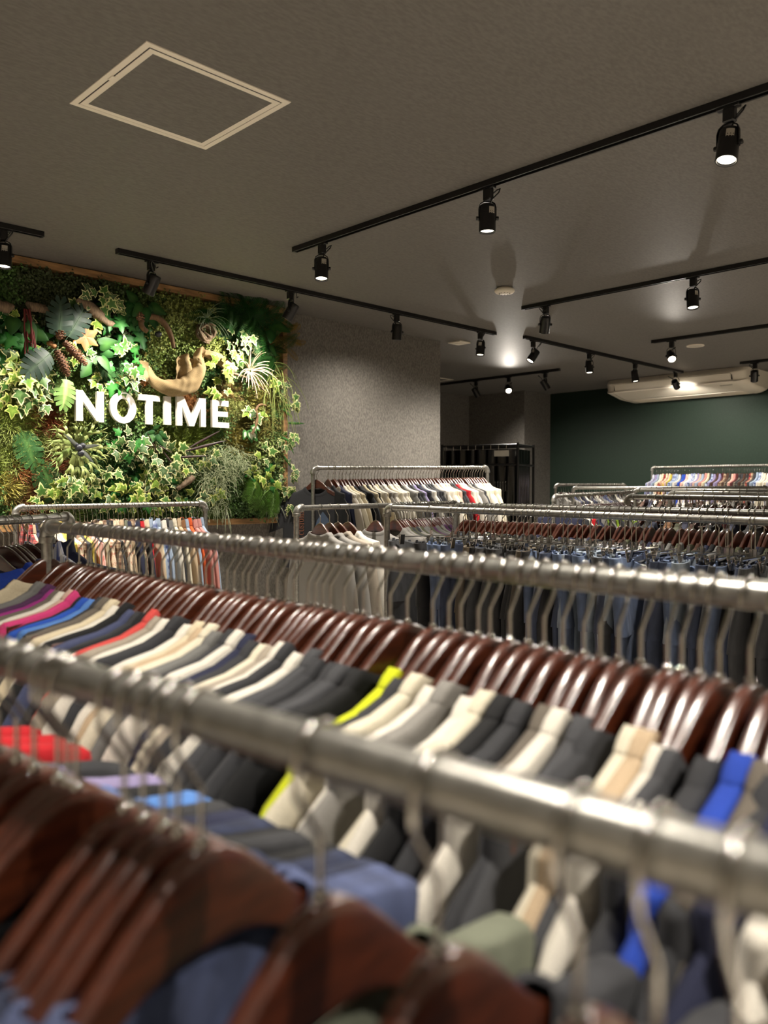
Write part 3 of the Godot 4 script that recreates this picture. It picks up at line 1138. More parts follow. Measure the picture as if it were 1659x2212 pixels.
func where_px(k: Dictionary, px: float, ox: float, oy: float) -> float:   # how far along the rail a hanger's point stands that appears at px
	var best := 0.0
	var err := 1e9
	var n := 1500
	for i in n:
		var s: float = k.len * i / n
		var p := rail_frame(k, s) * Vector3(ox, oy, 0)
		if (p - cam_pos).dot(fwd) < 0.12:
			continue
		var e := absf(project(p).x - px)
		if e < err:
			err = e
			best = s
	return best


const KIND_WORDS := {"tee": "t-shirt", "shirt": "shirt", "sweat": "sweatshirt", "jacket": "jacket"}
const KIND_NAMES := {"tee": "t_shirt", "shirt": "collared_shirt", "sweat": "sweatshirt", "jacket": "jacket"}


func fit(options: Array) -> String:
	for o in options:
		if o.split(" ").size() <= 16:
			return o
	return options[-1]


func label_rack(k: Dictionary) -> void:      # every garment is told apart by its neighbours on the rail
	var row: Array = k.row
	row.sort_custom(func(x, y): return x.s < y.s)
	for i in row.size():
		var e: Dictionary = row[i]
		var what: String = e.what
		var a: String = row[i - 1].colour if i > 0 else ""
		var b: String = row[i + 1].colour if i < row.size() - 1 else ""
		var place := "between %s and %s on %s" % [a, b, k.phrase]
		if a == "" or b == "":
			place = "at the rail's end beside %s on %s" % [a + b, k.phrase]
		elif a == b:
			place = "between two %s ones on %s" % [a, k.phrase]
		var beside := "beside %s on %s" % [b if b else a, k.phrase]
		if not e.g.has_meta("fixed"):
			e.g.set_meta("label", fit([what + " hanging " + place, what + " " + place, what + " " + beside]))
			e.g.set_meta("group", "%s garments on %s" % [e.colour, k.phrase])
		if e.h:
			var hw: String = e.hanger
			e.h.set_meta("label", fit([hw + " holding the " + what + " " + place, hw + " of " + what + " " + place, "hanger of " + what + " " + place, hw + " of " + what + " " + beside, "hanger of " + what + " on " + k.phrase]))
			e.h.set_meta("group", "hangers on %s" % k.phrase)


func hang(k: Dictionary, s: float, kind: String, colour: String, turn := 0.0, squash := 1.0, neck := "") -> Node3D:
	var fr := rail_frame(k, s)
	var flip: float = k.flip
	var hb := Transform3D(Basis(Vector3.UP, turn + (PI if flip < 0 else 0.0)), Vector3.ZERO)
	var what: String = "%s %s" % [colour, KIND_WORDS[kind]]
	var h: Node3D = null
	var bow := rng.randi() % 2
	if k.get("far", false):
		far_hangers.append(fr * hb)
	else:
		h = thing("wooden_hanger", "brown hanger", "hanger", fr * hb)
		var body := part("body", meshes["hanger %d" % bow], mats[k.wood], h)
		part("ferrule", meshes["ferrule"], mats["chrome wire"], body)
		part("hook", meshes["hook"], mats["chrome wire"], h)
	var variant := rng.randi() % 4
	var gb := Transform3D(Basis(Vector3.UP, turn + (PI if rng.randf() < 0.5 and not k.get("facing", false) else 0.0)).scaled_local(Vector3(1, 1, squash)), Vector3.ZERO)
	var g := thing(KIND_NAMES[kind], what, "shirt" if kind != "jacket" else "jacket", fr * gb)
	var m := cloth(colour)
	part("body", meshes["%s body %d" % [kind, variant]], m, g)
	part("collar", meshes["%s collar %d" % [kind, variant]], cloth(neck) if neck else m, g)
	part("sleeve", meshes["%s sleeve -1 %d" % [kind, variant]], m, g)
	part("sleeve", meshes["%s sleeve 1 %d" % [kind, variant]], m, g)
	k.row.append({"s": s, "what": what, "colour": colour, "g": g, "h": h, "hanger": "brown hanger"})
	return g


func far_hanger_stuff() -> void:
	for q in [["hanger 0", "dark hanger wood", "distant_hanger_bodies", "many small brown hangers on the racks by the green wall"], ["hook", "chrome wire", "distant_hanger_hooks", "many small chrome hooks on the racks by the green wall"]]:
		var mm := MultiMesh.new()
		mm.transform_format = MultiMesh.TRANSFORM_3D
		mm.mesh = meshes[q[0]]
		mm.instance_count = far_hangers.size()
		for i in far_hangers.size():
			mm.set_instance_transform(i, far_hangers[i])
		var o := MultiMeshInstance3D.new()
		o.name = q[2]
		o.multimesh = mm
		o.material_override = mats[q[1]]
		add_child(o)
		tag(o, q[3], "hangers")
		o.set_meta("kind", "stuff")


var far_hangers := []


func faded(colour: String, times: float) -> StandardMaterial3D:      # waistbands and loops are washed paler than the legs
	var key := "worn %s %.1f" % [colour, times]
	if mats.has(key):
		return mats[key]
	var m: StandardMaterial3D = cloth(colour).duplicate()
	var c: Color = COLOURS[colour]
	m.resource_name = key.replace(" ", "_")
	m.albedo_color = Color(minf(1, c.r * times + 0.03), minf(1, c.g * times + 0.03), minf(1, c.b * times + 0.02))
	mats[key] = m
	return m


func hang_jeans(k: Dictionary, s: float, colour: String, turn := 0.0, down := 0.0) -> void:
	var fr := rail_frame(k, s)
	var b := Transform3D(Basis(Vector3.UP, turn + (PI if k.flip < 0 else 0.0)), Vector3.ZERO)
	var h := thing("clip_hanger", "wire clip hanger", "hanger", fr * b)
	var chrome: Material = mats["chrome wire"]
	part("hook", meshes["clip hook"], chrome, h)
	part("block", meshes["clip block"], chrome, h)
	part("bar", meshes["clip bar"], chrome, h)
	for x in [-0.145, 0.145]:
		part("clip", meshes["clip"], chrome, h, Transform3D(Basis(), Vector3(x, 0, 0)))
	var v := rng.randi() % 5
	var g := thing("jeans", colour, "jeans", fr * b)
	k.row.append({"s": s, "what": colour, "colour": colour.replace(" jeans", ""), "g": g, "h": h, "hanger": "wire clip hanger"})
	var m := cloth(colour)
	part("hips", meshes["jeans hips %d" % v], m, g)
	var band := part("waistband", meshes["jeans band %d" % v], faded(colour, 1.3), g)
	for p in meshes["jeans loops %d" % v]:
		part("belt_loop", meshes["belt loop"], faded(colour, 1.7), band, Transform3D(Basis(), p))
	for sd in [-1, 1]:
		part("leg", meshes["jeans leg %d %d" % [sd, v]], m, g)


func spread(k: Dictionary, s0: float, s1: float, count: int, kind, palette: Array, wob := 0.12, squash := 1.0) -> void:
	for i in count:
		var s := lerpf(s0, s1, (i + 0.5 + rng.randf_range(-0.32, 0.32)) / count)
		var c: String = palette[rng.randi() % palette.size()]
		var kd: String = kind if kind is String else kind[rng.randi() % kind.size()]
		if kd == "jeans":
			hang_jeans(k, s, c, rng.randf_range(-wob, wob))
		else:
			hang(k, s, kd, c, rng.randf_range(-wob, wob), squash)


func build_racks() -> void:
	var steel := mat("galvanised pipe", Color(0.66, 0.655, 0.63), 0.36, 0.78)
	steel.albedo_texture = noise_tex("zinc", 22.0, 0.72, 1.1, 256, 4)
	steel.roughness_texture = tex["zinc"]
	steel.roughness = 0.37
	triplanar(steel, 3.0, true)
	make_hanger_meshes()
	for kd in ["tee", "shirt", "sweat", "jacket"]:
		for v in 4:
			make_top(kd, v)
	for v in 5:
		make_jeans(v)

	# --- the front rack: its rail crosses the picture close to the camera
	var p0 := pt(0, 1420, 0.663)
	var p1 := pt(1659, 1905, 0.282)
	var d := (p1 - p0).normalized()
	d.y = 0
	d = d.normalized()
	p0.y = (p0.y + p1.y) * 0.5
	p1.y = p0.y
	var k := rack("pipe clothes rack carrying the denim jackets", "the denim jacket rack", p0 - d * 0.75, p1 + d * 0.55, -1.0)
	k["facing"] = true        # these all hang with their open fronts to the rail's near end
	var front := [[692, "jacket", "sage"], [435, "jacket", "blue denim"], [385, "jacket", "blue denim"], [355, "jacket", "dark denim"], [310, "jacket", "dark denim"], [270, "jacket", "black"], [165, "jacket", "charcoal"], [145, "jacket", "black"], [125, "jacket", "dark denim"], [75, "jacket", "navy"], [37, "jacket", "charcoal"]]
	for f in front:
		hang(k, where_px(k, f[0], 0, WOOD_TOP), f[1], f[2], rng.randf_range(-0.06, 0.10), 0.8)
	for f in [[0.70, "jacket", "sky blue"], [0.74, "jacket", "black"], [0.80, "jacket", "lavender"], [0.87, "jacket", "charcoal"], [0.95, "sweat", "red"], [1.01, "sweat", "red"], [1.07, "sweat", "red"]]:
		hang(k, (float(f[0]) + k.a.z) / -k.dir.z, f[1], f[2], rng.randf_range(-0.05, 0.08))
	for px in [945, 1250, 1420, 1600]:
		hang(k, where_px(k, px, 0, PIPE), "jacket", ["charcoal", "oatmeal", "taupe", "black"][rng.randi() % 4], rng.randf_range(-0.06, 0.06), 0.8)

	# --- the long t-shirt rack behind it
	p0 = pt(101, 1137, 2.04)
	p1 = pt(1659, 1288, 0.705)
	d = (p1 - p0).normalized()
	k = rack("long pipe clothes rack of colourful t-shirts", "the long t-shirt rack", p0, p1 + d * 0.7, 1.0)
	var tees := [[20, "charcoal"], [36, "cream"], [76, "grey"], [100, "purple"], [118, "magenta"], [124, "taupe"], [133, "white"], [146, "blush"], [160, "hot pink"], [179, "black"], [188, "blue"], [202, "sky blue"], [212, "charcoal"], [224, "taupe"], [238, "cream"], [251, "white"], [270, "black"], [288, "slate blue"], [300, "charcoal"], [312, "black"], [325, "coral"], [348, "oatmeal"], [361, "white"], [375, "charcoal"], [405, "white"], [420, "cream"], [437, "beige"], [450, "ivory"], [465, "grey"], [489, "charcoal"], [510, "white"], [527, "navy"], [545, "charcoal"], [574, "ivory"], [590, "oatmeal"], [605, "white"], [622, "charcoal"], [650, "white"], [675, "dark grey"], [692, "charcoal"], [722, "charcoal"], [748, "dark grey"], [785, "black"], [838, "neon yellow"], [872, "charcoal"], [898, "ivory"], [935, "white"], [962, "light grey"], [1003, "white"], [1043, "ivory"], [1078, "black"], [1118, "charcoal"], [1163, "taupe"], [1200, "white"], [1240, "dark grey"], [1288, "charcoal"], [1345, "ivory"], [1380, "beige"], [1418, "white"], [1462, "dark grey"], [1528, "charcoal"], [1588, "royal blue"], [1632, "taupe"], [1675, "charcoal"], [1725, "navy"], [1790, "white"], [1850, "charcoal"], [1930, "grey"], [2020, "cream"]]
	for f in tees:
		hang(k, where_px(k, f[0], -0.075, hanger_top(0.075) + 0.012), "tee", f[1], rng.randf_range(-0.10, 0.10), 0.78)

	# --- a short rack of navy jackets at the left
	k = rack("pipe rack of navy and blue jackets by the plants", "the short navy jacket rack", pt(0, 1125.5, 2.5) - Vector3(0.45, 0, -0.35).normalized() * 0.45, pt(152, 1116, 2.95), 1.0, "dark hanger wood")
	for f in [[-30, "jacket", "royal blue"], [8, "sweat", "royal blue"], [20, "jacket", "dark denim"], [30, "jacket", "navy"], [38, "sweat", "slate blue"], [60, "jacket", "dark denim"], [92, "shirt", "blue striped"], [122, "shirt", "navy"]]:
		hang(k, where_px(k, f[0], 0, WOOD_TOP), f[1], f[2], rng.randf_range(-0.1, 0.1))

	# --- shirts below the planted wall
	k = rack("pipe rack of printed shirts under the planted wall", "the rack under the plants", pt(34, 1097, 4.05), pt(443, 1087.5, 4.72), 1.0, "dark hanger wood")
	var pal := ["brown checked", "floral", "cream", "red checked", "white", "pink striped", "beige", "yellow", "navy", "sage", "pale blue", "oatmeal", "brown checked", "black floral", "charcoal"]
	var L: float = k.len
	spread(k, 0.04, L * 0.60, 30, "shirt", pal, 0.12, 0.8)
	var tail := ["red", "cream", "pale blue", "blue checked", "pale blue", "white", "charcoal", "grey", "ivory", "beige", "tan", "pale blue", "orange", "pink", "pink", "pale blue"]
	for i in tail.size():
		hang(k, lerpf(L * 0.61, L - 0.05, i / (tail.size() - 1.0)), "shirt", tail[i], rng.randf_range(-0.1, 0.1), 0.8)

	# --- grey sweatshirts
	k = rack("pipe rack of pale grey sweatshirts with few hangers at one end", "the grey sweatshirt rack", pt(640, 1097.6, 4.0), pt(988, 1087, 4.95), 1.0)
	for f in [[692, "light grey"], [712, "light grey"], [730, "oatmeal"], [752, "white"], [812, "light grey"]]:
		hang(k, where_px(k, f[0], 0, WOOD_TOP), "sweat", f[1], rng.randf_range(-0.25, 0.12))
	L = k.len
	spread(k, where_px(k, 850, 0, WOOD_TOP), L - 0.06, 24, ["sweat", "tee"], ["light grey", "mustard", "charcoal", "grey", "black", "light grey", "olive", "purple", "charcoal"], 0.15, 0.8)

	# --- the jeans rack and the one behind it
	p0 = pt(836, 1096.5, 3.75)
	p1 = pt(1659, 1126.5, 2.55)
	d = (p1 - p0).normalized()
	k = rack("pipe clothes rack of denim jeans on wire clip hangers", "the jeans rack", p0, p1 + d * 0.9, 1.0)
	var hooks := [932, 978, 990, 1001, 1014, 1029, 1048, 1061, 1069, 1085, 1095, 1117, 1131, 1142, 1156, 1170, 1184, 1190, 1217, 1227, 1247, 1258, 1275, 1287, 1307, 1319, 1350, 1364, 1374, 1391, 1432, 1468, 1488, 1516, 1553, 1568, 1573, 1582, 1624, 1632, 1680, 1720, 1770, 1830, 1900]
	var denim := ["charcoal jeans", "black jeans", "washed blue jeans", "mid blue jeans", "mid blue jeans", "indigo jeans", "brown jeans", "indigo jeans", "black jeans", "charcoal jeans", "charcoal jeans", "charcoal jeans", "black jeans", "black jeans", "black jeans", "black jeans", "brown jeans", "black jeans", "mid blue jeans", "indigo jeans", "black jeans", "indigo jeans", "mid blue jeans", "washed blue jeans", "washed blue jeans", "mid blue jeans", "washed blue jeans", "indigo jeans", "charcoal jeans", "mid blue jeans", "indigo jeans", "indigo jeans", "washed blue jeans", "mid blue jeans", "indigo jeans", "charcoal jeans", "mid blue jeans", "black jeans", "indigo jeans", "charcoal jeans"]
	for i in hooks.size():
		hang_jeans(k, where_px(k, hooks[i], 0, 0), denim[i % denim.size()], rng.randf_range(-0.5, -0.05) if i == 0 else rng.randf_range(-0.16, 0.16))

	p0 = pt(985, 1091, 4.6)
	p1 = pt(1659, 1108, 3.35)
	d = (p1 - p0).normalized()
	k = rack("pipe clothes rack with tight red brown hangers behind the jeans", "the rack behind the jeans", p0, p1 + d * 0.9, 1.0)
	L = k.len
	spread(k, 0.05, L - 0.3, 68, "jacket", ["charcoal", "black", "navy", "grey", "charcoal", "olive", "black", "brown"], 0.12, 0.6)

	# --- the tall rack by the grey wall
	k = rack("tall pipe clothes rack of white and black t-shirts by the grey wall", "the tall grey-wall rack", pt(676, 1011, 5.6), pt(1053, 1010, 6.55), -1.0)
	L = k.len
	var wall_row := ["charcoal", "black", "oatmeal", "navy", "white", "ivory", "cream", "black", "black", "charcoal", "cream", "black", "ivory", "white", "cream", "light grey", "white", "white", "ivory", "white", "white", "ivory", "grey", "white", "charcoal", "dark grey", "lavender", "black", "navy", "white", "dark grey", "charcoal", "black", "light grey", "white", "white", "ivory", "cream", "blush", "black", "charcoal", "red", "oatmeal", "white", "white", "light grey", "black", "charcoal", "ivory", "white", "ivory", "cream", "ivory", "ivory"]
	for i in wall_row.size():
		var s := lerpf(0.10, L - 0.05, i / (wall_row.size() - 1.0)) + rng.randf_range(-0.008, 0.008)
		if i == 0:
			s = 0.03
		var g := hang(k, s, "tee" if i % 5 != 3 else "sweat", wall_row[i], rng.randf_range(-0.09, 0.09) + (0.75 if i == 0 else 0.0), 0.8)
		if i == 0:
			g.set_meta("label", "charcoal t-shirt with orange upright lettering at the rack's post")
			g.set_meta("fixed", true)
			var fr := rail_frame(k, s)
			g.transform = fr * Transform3D(Basis(Vector3.UP, 0.75 - PI * 0.5 + PI * 0.5 + PI), Vector3.ZERO)
			shirt_print(g)

	# --- racks further back at the right
	p0 = pt(1355, 1073, 4.7)
	p1 = pt(1659, 1077, 4.15)
	d = (p1 - p0).normalized()
	k = rack("half empty pipe clothes rack with a tan jacket", "the half-empty rack", p0, p1 + d * 0.8, 1.0)
	for f in [[1402, "jacket", "charcoal"], [1418, "sweat", "black"], [1435, "jacket", "dark denim"], [1455, "jacket", "tan"], [1480, "jacket", "olive"], [1490, "sweat", "navy"], [1520, "jacket", "brown"], [1543, "jacket", "black"], [1600, "sweat", "navy"], [1640, "jacket", "black"]]:
		hang(k, where_px(k, f[0], 0, 0), f[1], f[2], rng.randf_range(-0.2, 0.2))

	p0 = pt(1447, 1064.5, 6.0)
	p1 = pt(1659, 1067, 5.45)
	d = (p1 - p0).normalized()
	k = rack("pipe clothes rack of dark jackets two rows behind the jeans", "the dark jacket rack", p0, p1 + d * 0.6, 1.0)
	spread(k, 0.25, k.len - 0.1, 16, ["jacket", "sweat"], ["charcoal", "black", "navy", "brown", "olive", "maroon"], 0.2)

	p0 = pt(1372, 1058.5, 6.6)
	p1 = pt(1659, 1060.5, 5.95)
	d = (p1 - p0).normalized()
	k = rack("pipe clothes rack of dark trousers on clips", "the dark trouser rack", p0, p1 + d * 0.4, 1.0)
	spread(k, 0.2, k.len - 0.1, 14, "jeans", ["black jeans", "charcoal jeans", "brown jeans"], 0.2)

	k = rack("pipe clothes rack of colourful sports tops beside the grey column", "the sports top rack", pt(1196, 1072, 6.3), pt(1371, 1062.5, 7.0), 1.0, "hanger wood", true)
	spread(k, 0.06, k.len - 0.05, 34, ["tee", "sweat"], ["light grey", "white", "navy", "slate blue", "black", "oatmeal", "grey", "red", "charcoal", "light grey", "maroon", "navy", "white", "lime", "charcoal", "black"], 0.15, 0.8)

	k = rack("pipe clothes rack with a nearly empty rail beside the sports tops", "the nearly-empty rack", pt(1238, 1054, 8.0), pt(1659, 1053, 7.2), 1.0, "hanger wood", true)
	spread(k, 0.5, k.len - 0.1, 22, ["sweat", "jacket"], ["charcoal", "light grey", "navy", "brown", "white"], 0.15, 0.9)

	k = rack("short pipe clothes rack before the green wall", "the short green-wall rack", pt(1200, 1047.5, 8.75), pt(1351, 1047, 8.95), 1.0, "hanger wood", true)
	spread(k, 0.05, k.len - 0.05, 24, ["tee", "shirt"], ["maroon", "white", "navy", "slate blue", "black", "grey", "charcoal", "light grey"], 0.15, 0.8)

	k = rack("tall pipe clothes rack of patterned shirts by the green wall", "the tall green-wall rack", pt(1409, 1009.5, 9.3), pt(1659, 1005.5, 8.43) + Vector3(0, 0, 0.6), 1.0, "dark hanger wood", true)
	var far := ["blue striped", "lavender", "pale blue", "white", "floral", "red checked", "floral", "pink striped", "yellow", "blue checked", "blue checked", "pale blue", "white", "blue", "royal blue", "pink striped", "white", "blue striped", "blue checked", "white", "lavender", "blush", "pale blue", "pink", "cream", "charcoal", "blue checked", "lavender", "brown", "lavender", "maroon", "brown checked", "brown", "black floral", "blush", "pink", "maroon", "black floral", "charcoal", "brown", "black floral", "red checked", "brown checked", "charcoal", "pale blue", "blue checked", "white", "ivory", "white", "cream", "blue striped", "white", "ivory", "blush", "white", "floral", "maroon", "brown", "blush", "cream", "red checked", "brown", "white", "cream", "red checked", "navy", "white", "blush", "charcoal"]
	for i in far.size():
		hang(k, lerpf(0.05, k.len - 0.06, i / (far.size() - 1.0)), "shirt", far[i], rng.randf_range(-0.1, 0.1), 0.8)

	for q in racks:
		label_rack(q)
	far_hanger_stuff()


func shirt_print(g: Node3D) -> void:
	var font := SystemFont.new()
	font.font_names = PackedStringArray(["Droid Serif"])
	font.font_weight = 700
	var tm := TextMesh.new()
	tm.text = "OIL CUSTOMS"
	tm.font = font
	tm.font_size = 32
	tm.pixel_size = 0.0015
	tm.depth = 0.001
	var ink := mat("orange print", Color(0.50, 0.33, 0.25), 0.85)
	part("lettering", tm, ink, g, Transform3D(Basis(Vector3(0, 0, 1), PI * 0.5).scaled_local(Vector3(0.70, 1, 1)), Vector3(-0.10, -0.415, 0.030)))
	var mb := MB.new()
	mb.extrude(PackedVector2Array([Vector2(-0.03, -0.14), Vector2(0.05, -0.16), Vector2(0.08, -0.05), Vector2(0.06, 0.05), Vector2(0.02, 0.10), Vector2(-0.02, 0.04), Vector2(-0.05, -0.05)]), 0.026, 0.027)
	part("printed_figure", mb.done(), mat("blue print", Color(0.30, 0.36, 0.45), 0.85), g, Transform3D(Basis(), Vector3(0.03, -0.40, 0)))


# ---------------------------------------------------------------- the planted wall
# Leaf meshes lie in the xy plane with the stalk at the origin, the tip towards +y and the upper side towards +z.

func leaf_blade(outline: Array, inner: float, edge: Color, body: Color, mid: Color, fold := 0.25, droop := 0.2, centre := Vector2(0, 0.38)) -> ArrayMesh:
	var mb := MB.new()
	var pts := []
	for p in outline:
		pts.append(Vector2(p[0], p[1]))
	for k in range(outline.size() - 2, 0, -1):
		pts.append(Vector2(-outline[k][0], outline[k][1]))
	var z := func(p: Vector2) -> Vector3:
		return Vector3(p.x, p.y, -absf(p.x) * fold + 0.06 - droop * p.y * p.y)
	var n := pts.size()
	var first := mb.v.size()
	mb.col = mid
	var c0 := mb.vert(z.call(centre))
	mb.col = body
	for p in pts:
		mb.vert(z.call(centre + (p - centre) * inner))
	for k in n:
		mb.tri(c0, c0 + 1 + k, c0 + 1 + (k + 1) % n)
	mb.col = edge
	var a := mb.v.size()
	for p in pts:
		mb.vert(z.call(centre + (p - centre) * inner))
	for p in pts:
		mb.vert(z.call(p))
	for k in n:
		var k2 := (k + 1) % n
		mb.tri(a + k, a + n + k, a + n + k2)
		mb.tri(a + k, a + n + k2, a + k2)
	return mb.done(true)


const IVY := [[0, 0], [0.16, -0.12], [0.42, -0.10], [0.38, 0.08], [0.29, 0.17], [0.42, 0.26], [0.56, 0.43], [0.37, 0.46], [0.21, 0.53], [0.15, 0.75], [0, 1.0]]
const HEART := [[0, 0], [0.12, -0.07], [0.26, -0.05], [0.36, 0.10], [0.37, 0.30], [0.30, 0.52], [0.19, 0.74], [0.08, 0.92], [0, 1.0]]
const LANCE := [[0, 0], [0.02, 0.04], [0.055, 0.22], [0.068, 0.45], [0.05, 0.7], [0.02, 0.9], [0, 1.0]]


func monstera_mesh(g1: Color, g2: Color, curl: float) -> ArrayMesh:
	var mb := MB.new()
	var nseg := 7
	var width := func(t: float) -> float:
		return 0.40 * pow(sin(PI * clampf(0.14 + t * 0.86, 0, 1)), 0.62)
	var z := func(x: float, y: float) -> float:
		return -0.35 * x * x - curl * y * y + 0.05 * sin(y * 26.0) * absf(x)
	for s in [-1.0, 1.0]:
		for k in nseg:
			var t0 := k / float(nseg)
			var t1 := (k + 1) / float(nseg)
			var w0: float = width.call(t0 + 0.03)
			var w1: float = width.call(t1 - 0.03)
			var wm: float = width.call((t0 + t1) * 0.5) * 1.05
			var sweep := 0.16
			var ya := t0 - 0.03
			var yb := t1 - 0.03
			mb.col = g2
			var base := mb.v.size()
			var row_a := []
			var row_b := []
			for j in 5:
				var f := j / 4.0
				var gap := 0.0 if f < 0.45 else (f - 0.45) * 0.045
				var xa: float = w0 * f * s
				var xb: float = w1 * f * s
				if j == 4:
					xa = lerpf(w0, wm, 0.4) * s
					xb = lerpf(w1, wm, 0.6) * s
				row_a.append(Vector3(xa, ya + sweep * f * (0.2 + t0) + gap, z.call(xa, ya)))
				row_b.append(Vector3(xb, yb + sweep * f * (0.2 + t1) - gap, z.call(xb, yb)))
			for j in 5:
				mb.col = g1 if j > 0 else g2
				mb.vert(row_a[j])
			for j in 5:
				mb.col = (g1 * 1.08) if j > 0 else g2
				mb.vert(row_b[j])
			for j in 4:
				if s > 0:
					mb.tri(base + j, base + 5 + j, base + 6 + j)
					mb.tri(base + j, base + 6 + j, base + 1 + j)
				else:
					mb.tri(base + j, base + 6 + j, base + 5 + j)
					mb.tri(base + j, base + 1 + j, base + 6 + j)
	mb.col = g2
	mb.tube([Vector3(0, -0.3, -0.06), Vector3(0, -0.03, 0.004), Vector3(0, 0.5, -curl * 0.25 + 0.004), Vector3(0, 0.95, -curl * 0.9 + 0.002)], [0.014, 0.012, 0.008, 0.003], 5)
	return mb.done(true)


func fern_mesh(g1: Color, pairs: int, bend: float, wide := 0.22, slim := 0.30) -> ArrayMesh:
	var mb := MB.new()
	var spine := func(t: float) -> Vector3:
		return Vector3(0.06 * sin(t * 2.0), t - 0.1 * t * t, 0.30 * sin(t * 1.5) - bend * t * t)
	var p := []
	var rad := []
	for k in 9:
		p.append(spine.call(k / 8.0))
		rad.append(lerpf(0.009, 0.002, k / 8.0))
	mb.col = g1 * 0.8
	mb.tube(p, rad, 4)
	for k in pairs:
		var t := 0.10 + 0.9 * k / pairs
		var o: Vector3 = spine.call(t)
		var l := wide * pow(sin(PI * (0.18 + 0.8 * t)), 0.8)
		var w := 0.9 / pairs * 0.30
		for s in [-1.0, 1.0]:
			mb.col = g1.lerp(g1 * 1.5, rng.randf() * 0.5)
			var tip := o + Vector3(s * l, l * slim, -l * 0.22)
			var m := o + Vector3(s * l * 0.45, l * slim * 0.4, 0.01)
			var f := mb.vert(o)
			mb.vert(m + Vector3(0, w, 0))
			mb.vert(tip)
			mb.vert(m - Vector3(0, w, 0))
			mb.tri(f, f + 1, f + 2)
			mb.tri(f, f + 2, f + 3)
	return mb.done(true)


func sprig_mesh(kind: int) -> ArrayMesh:
	var mb := MB.new()
	mb.col = Color.WHITE
	var r := RandomNumberGenerator.new()
	r.seed = 90 + kind
	if kind == 0:                                  # small round leaves on short stems
		for st in 6:
			var dir := Vector3(r.randf_range(-1, 1), r.randf_range(-1, 1), r.randf_range(0.3, 1.1)).normalized()
			for k in 7:
				var o := dir * (0.2 + 0.12 * k) + Vector3(0, -0.05 * k * k * 0.1, 0)
				var b := Basis.from_euler(Vector3(r.randf_range(-0.9, 0.9), r.randf_range(-0.9, 0.9), r.randf() * TAU))
				var g := r.randf_range(0.7, 1.25)
				mb.col = Color(g, g, g)
				mb.face([o, o + b * Vector3(0.07, 0.08, 0.02), o + b * Vector3(0, 0.19, 0), o + b * Vector3(-0.07, 0.08, 0.02)])
	elif kind == 1:                                # feathery spray
		for st in 5:
			var dir := Vector3(r.randf_range(-1, 1), r.randf_range(-1, 1), r.randf_range(0.2, 0.8)).normalized()
			var side := dir.cross(Vector3(0, 0, 1)).normalized()
			for k in 9:
				var o := dir * (0.1 + 0.1 * k)
				var l := 0.22 * (1.0 - k / 11.0)
				for s in [-1.0, 1.0]:
					var g := r.randf_range(0.7, 1.3)
					mb.col = Color(g, g, g)
					var tip: Vector3 = o + side * s * l + dir * l * 0.7 + Vector3(0, 0, r.randf_range(-0.05, 0.08))
					mb.face([o - dir * 0.02, o + dir * 0.03, tip])
	else:                                          # moss tuft
		for k in 46:
			var dir := Vector3(r.randf_range(-1, 1), r.randf_range(-1, 1), r.randf_range(0.15, 1.2)).normalized()
			var side := dir.cross(Vector3(r.randf(), r.randf(), r.randf())).normalized() * 0.022
			var g := r.randf_range(0.6, 1.35)
			mb.col = Color(g, g, g)
			var bend := Vector3(r.randf_range(-0.2, 0.2), r.randf_range(-0.25, 0.1), 0)
			mb.face([dir * 0.1 - side, dir * 0.1 + side, dir * 0.55 + side + bend * 0.4, dir * r.randf_range(0.8, 1.1) + bend, dir * 0.55 - side + bend * 0.4])
	return mb.done(true)


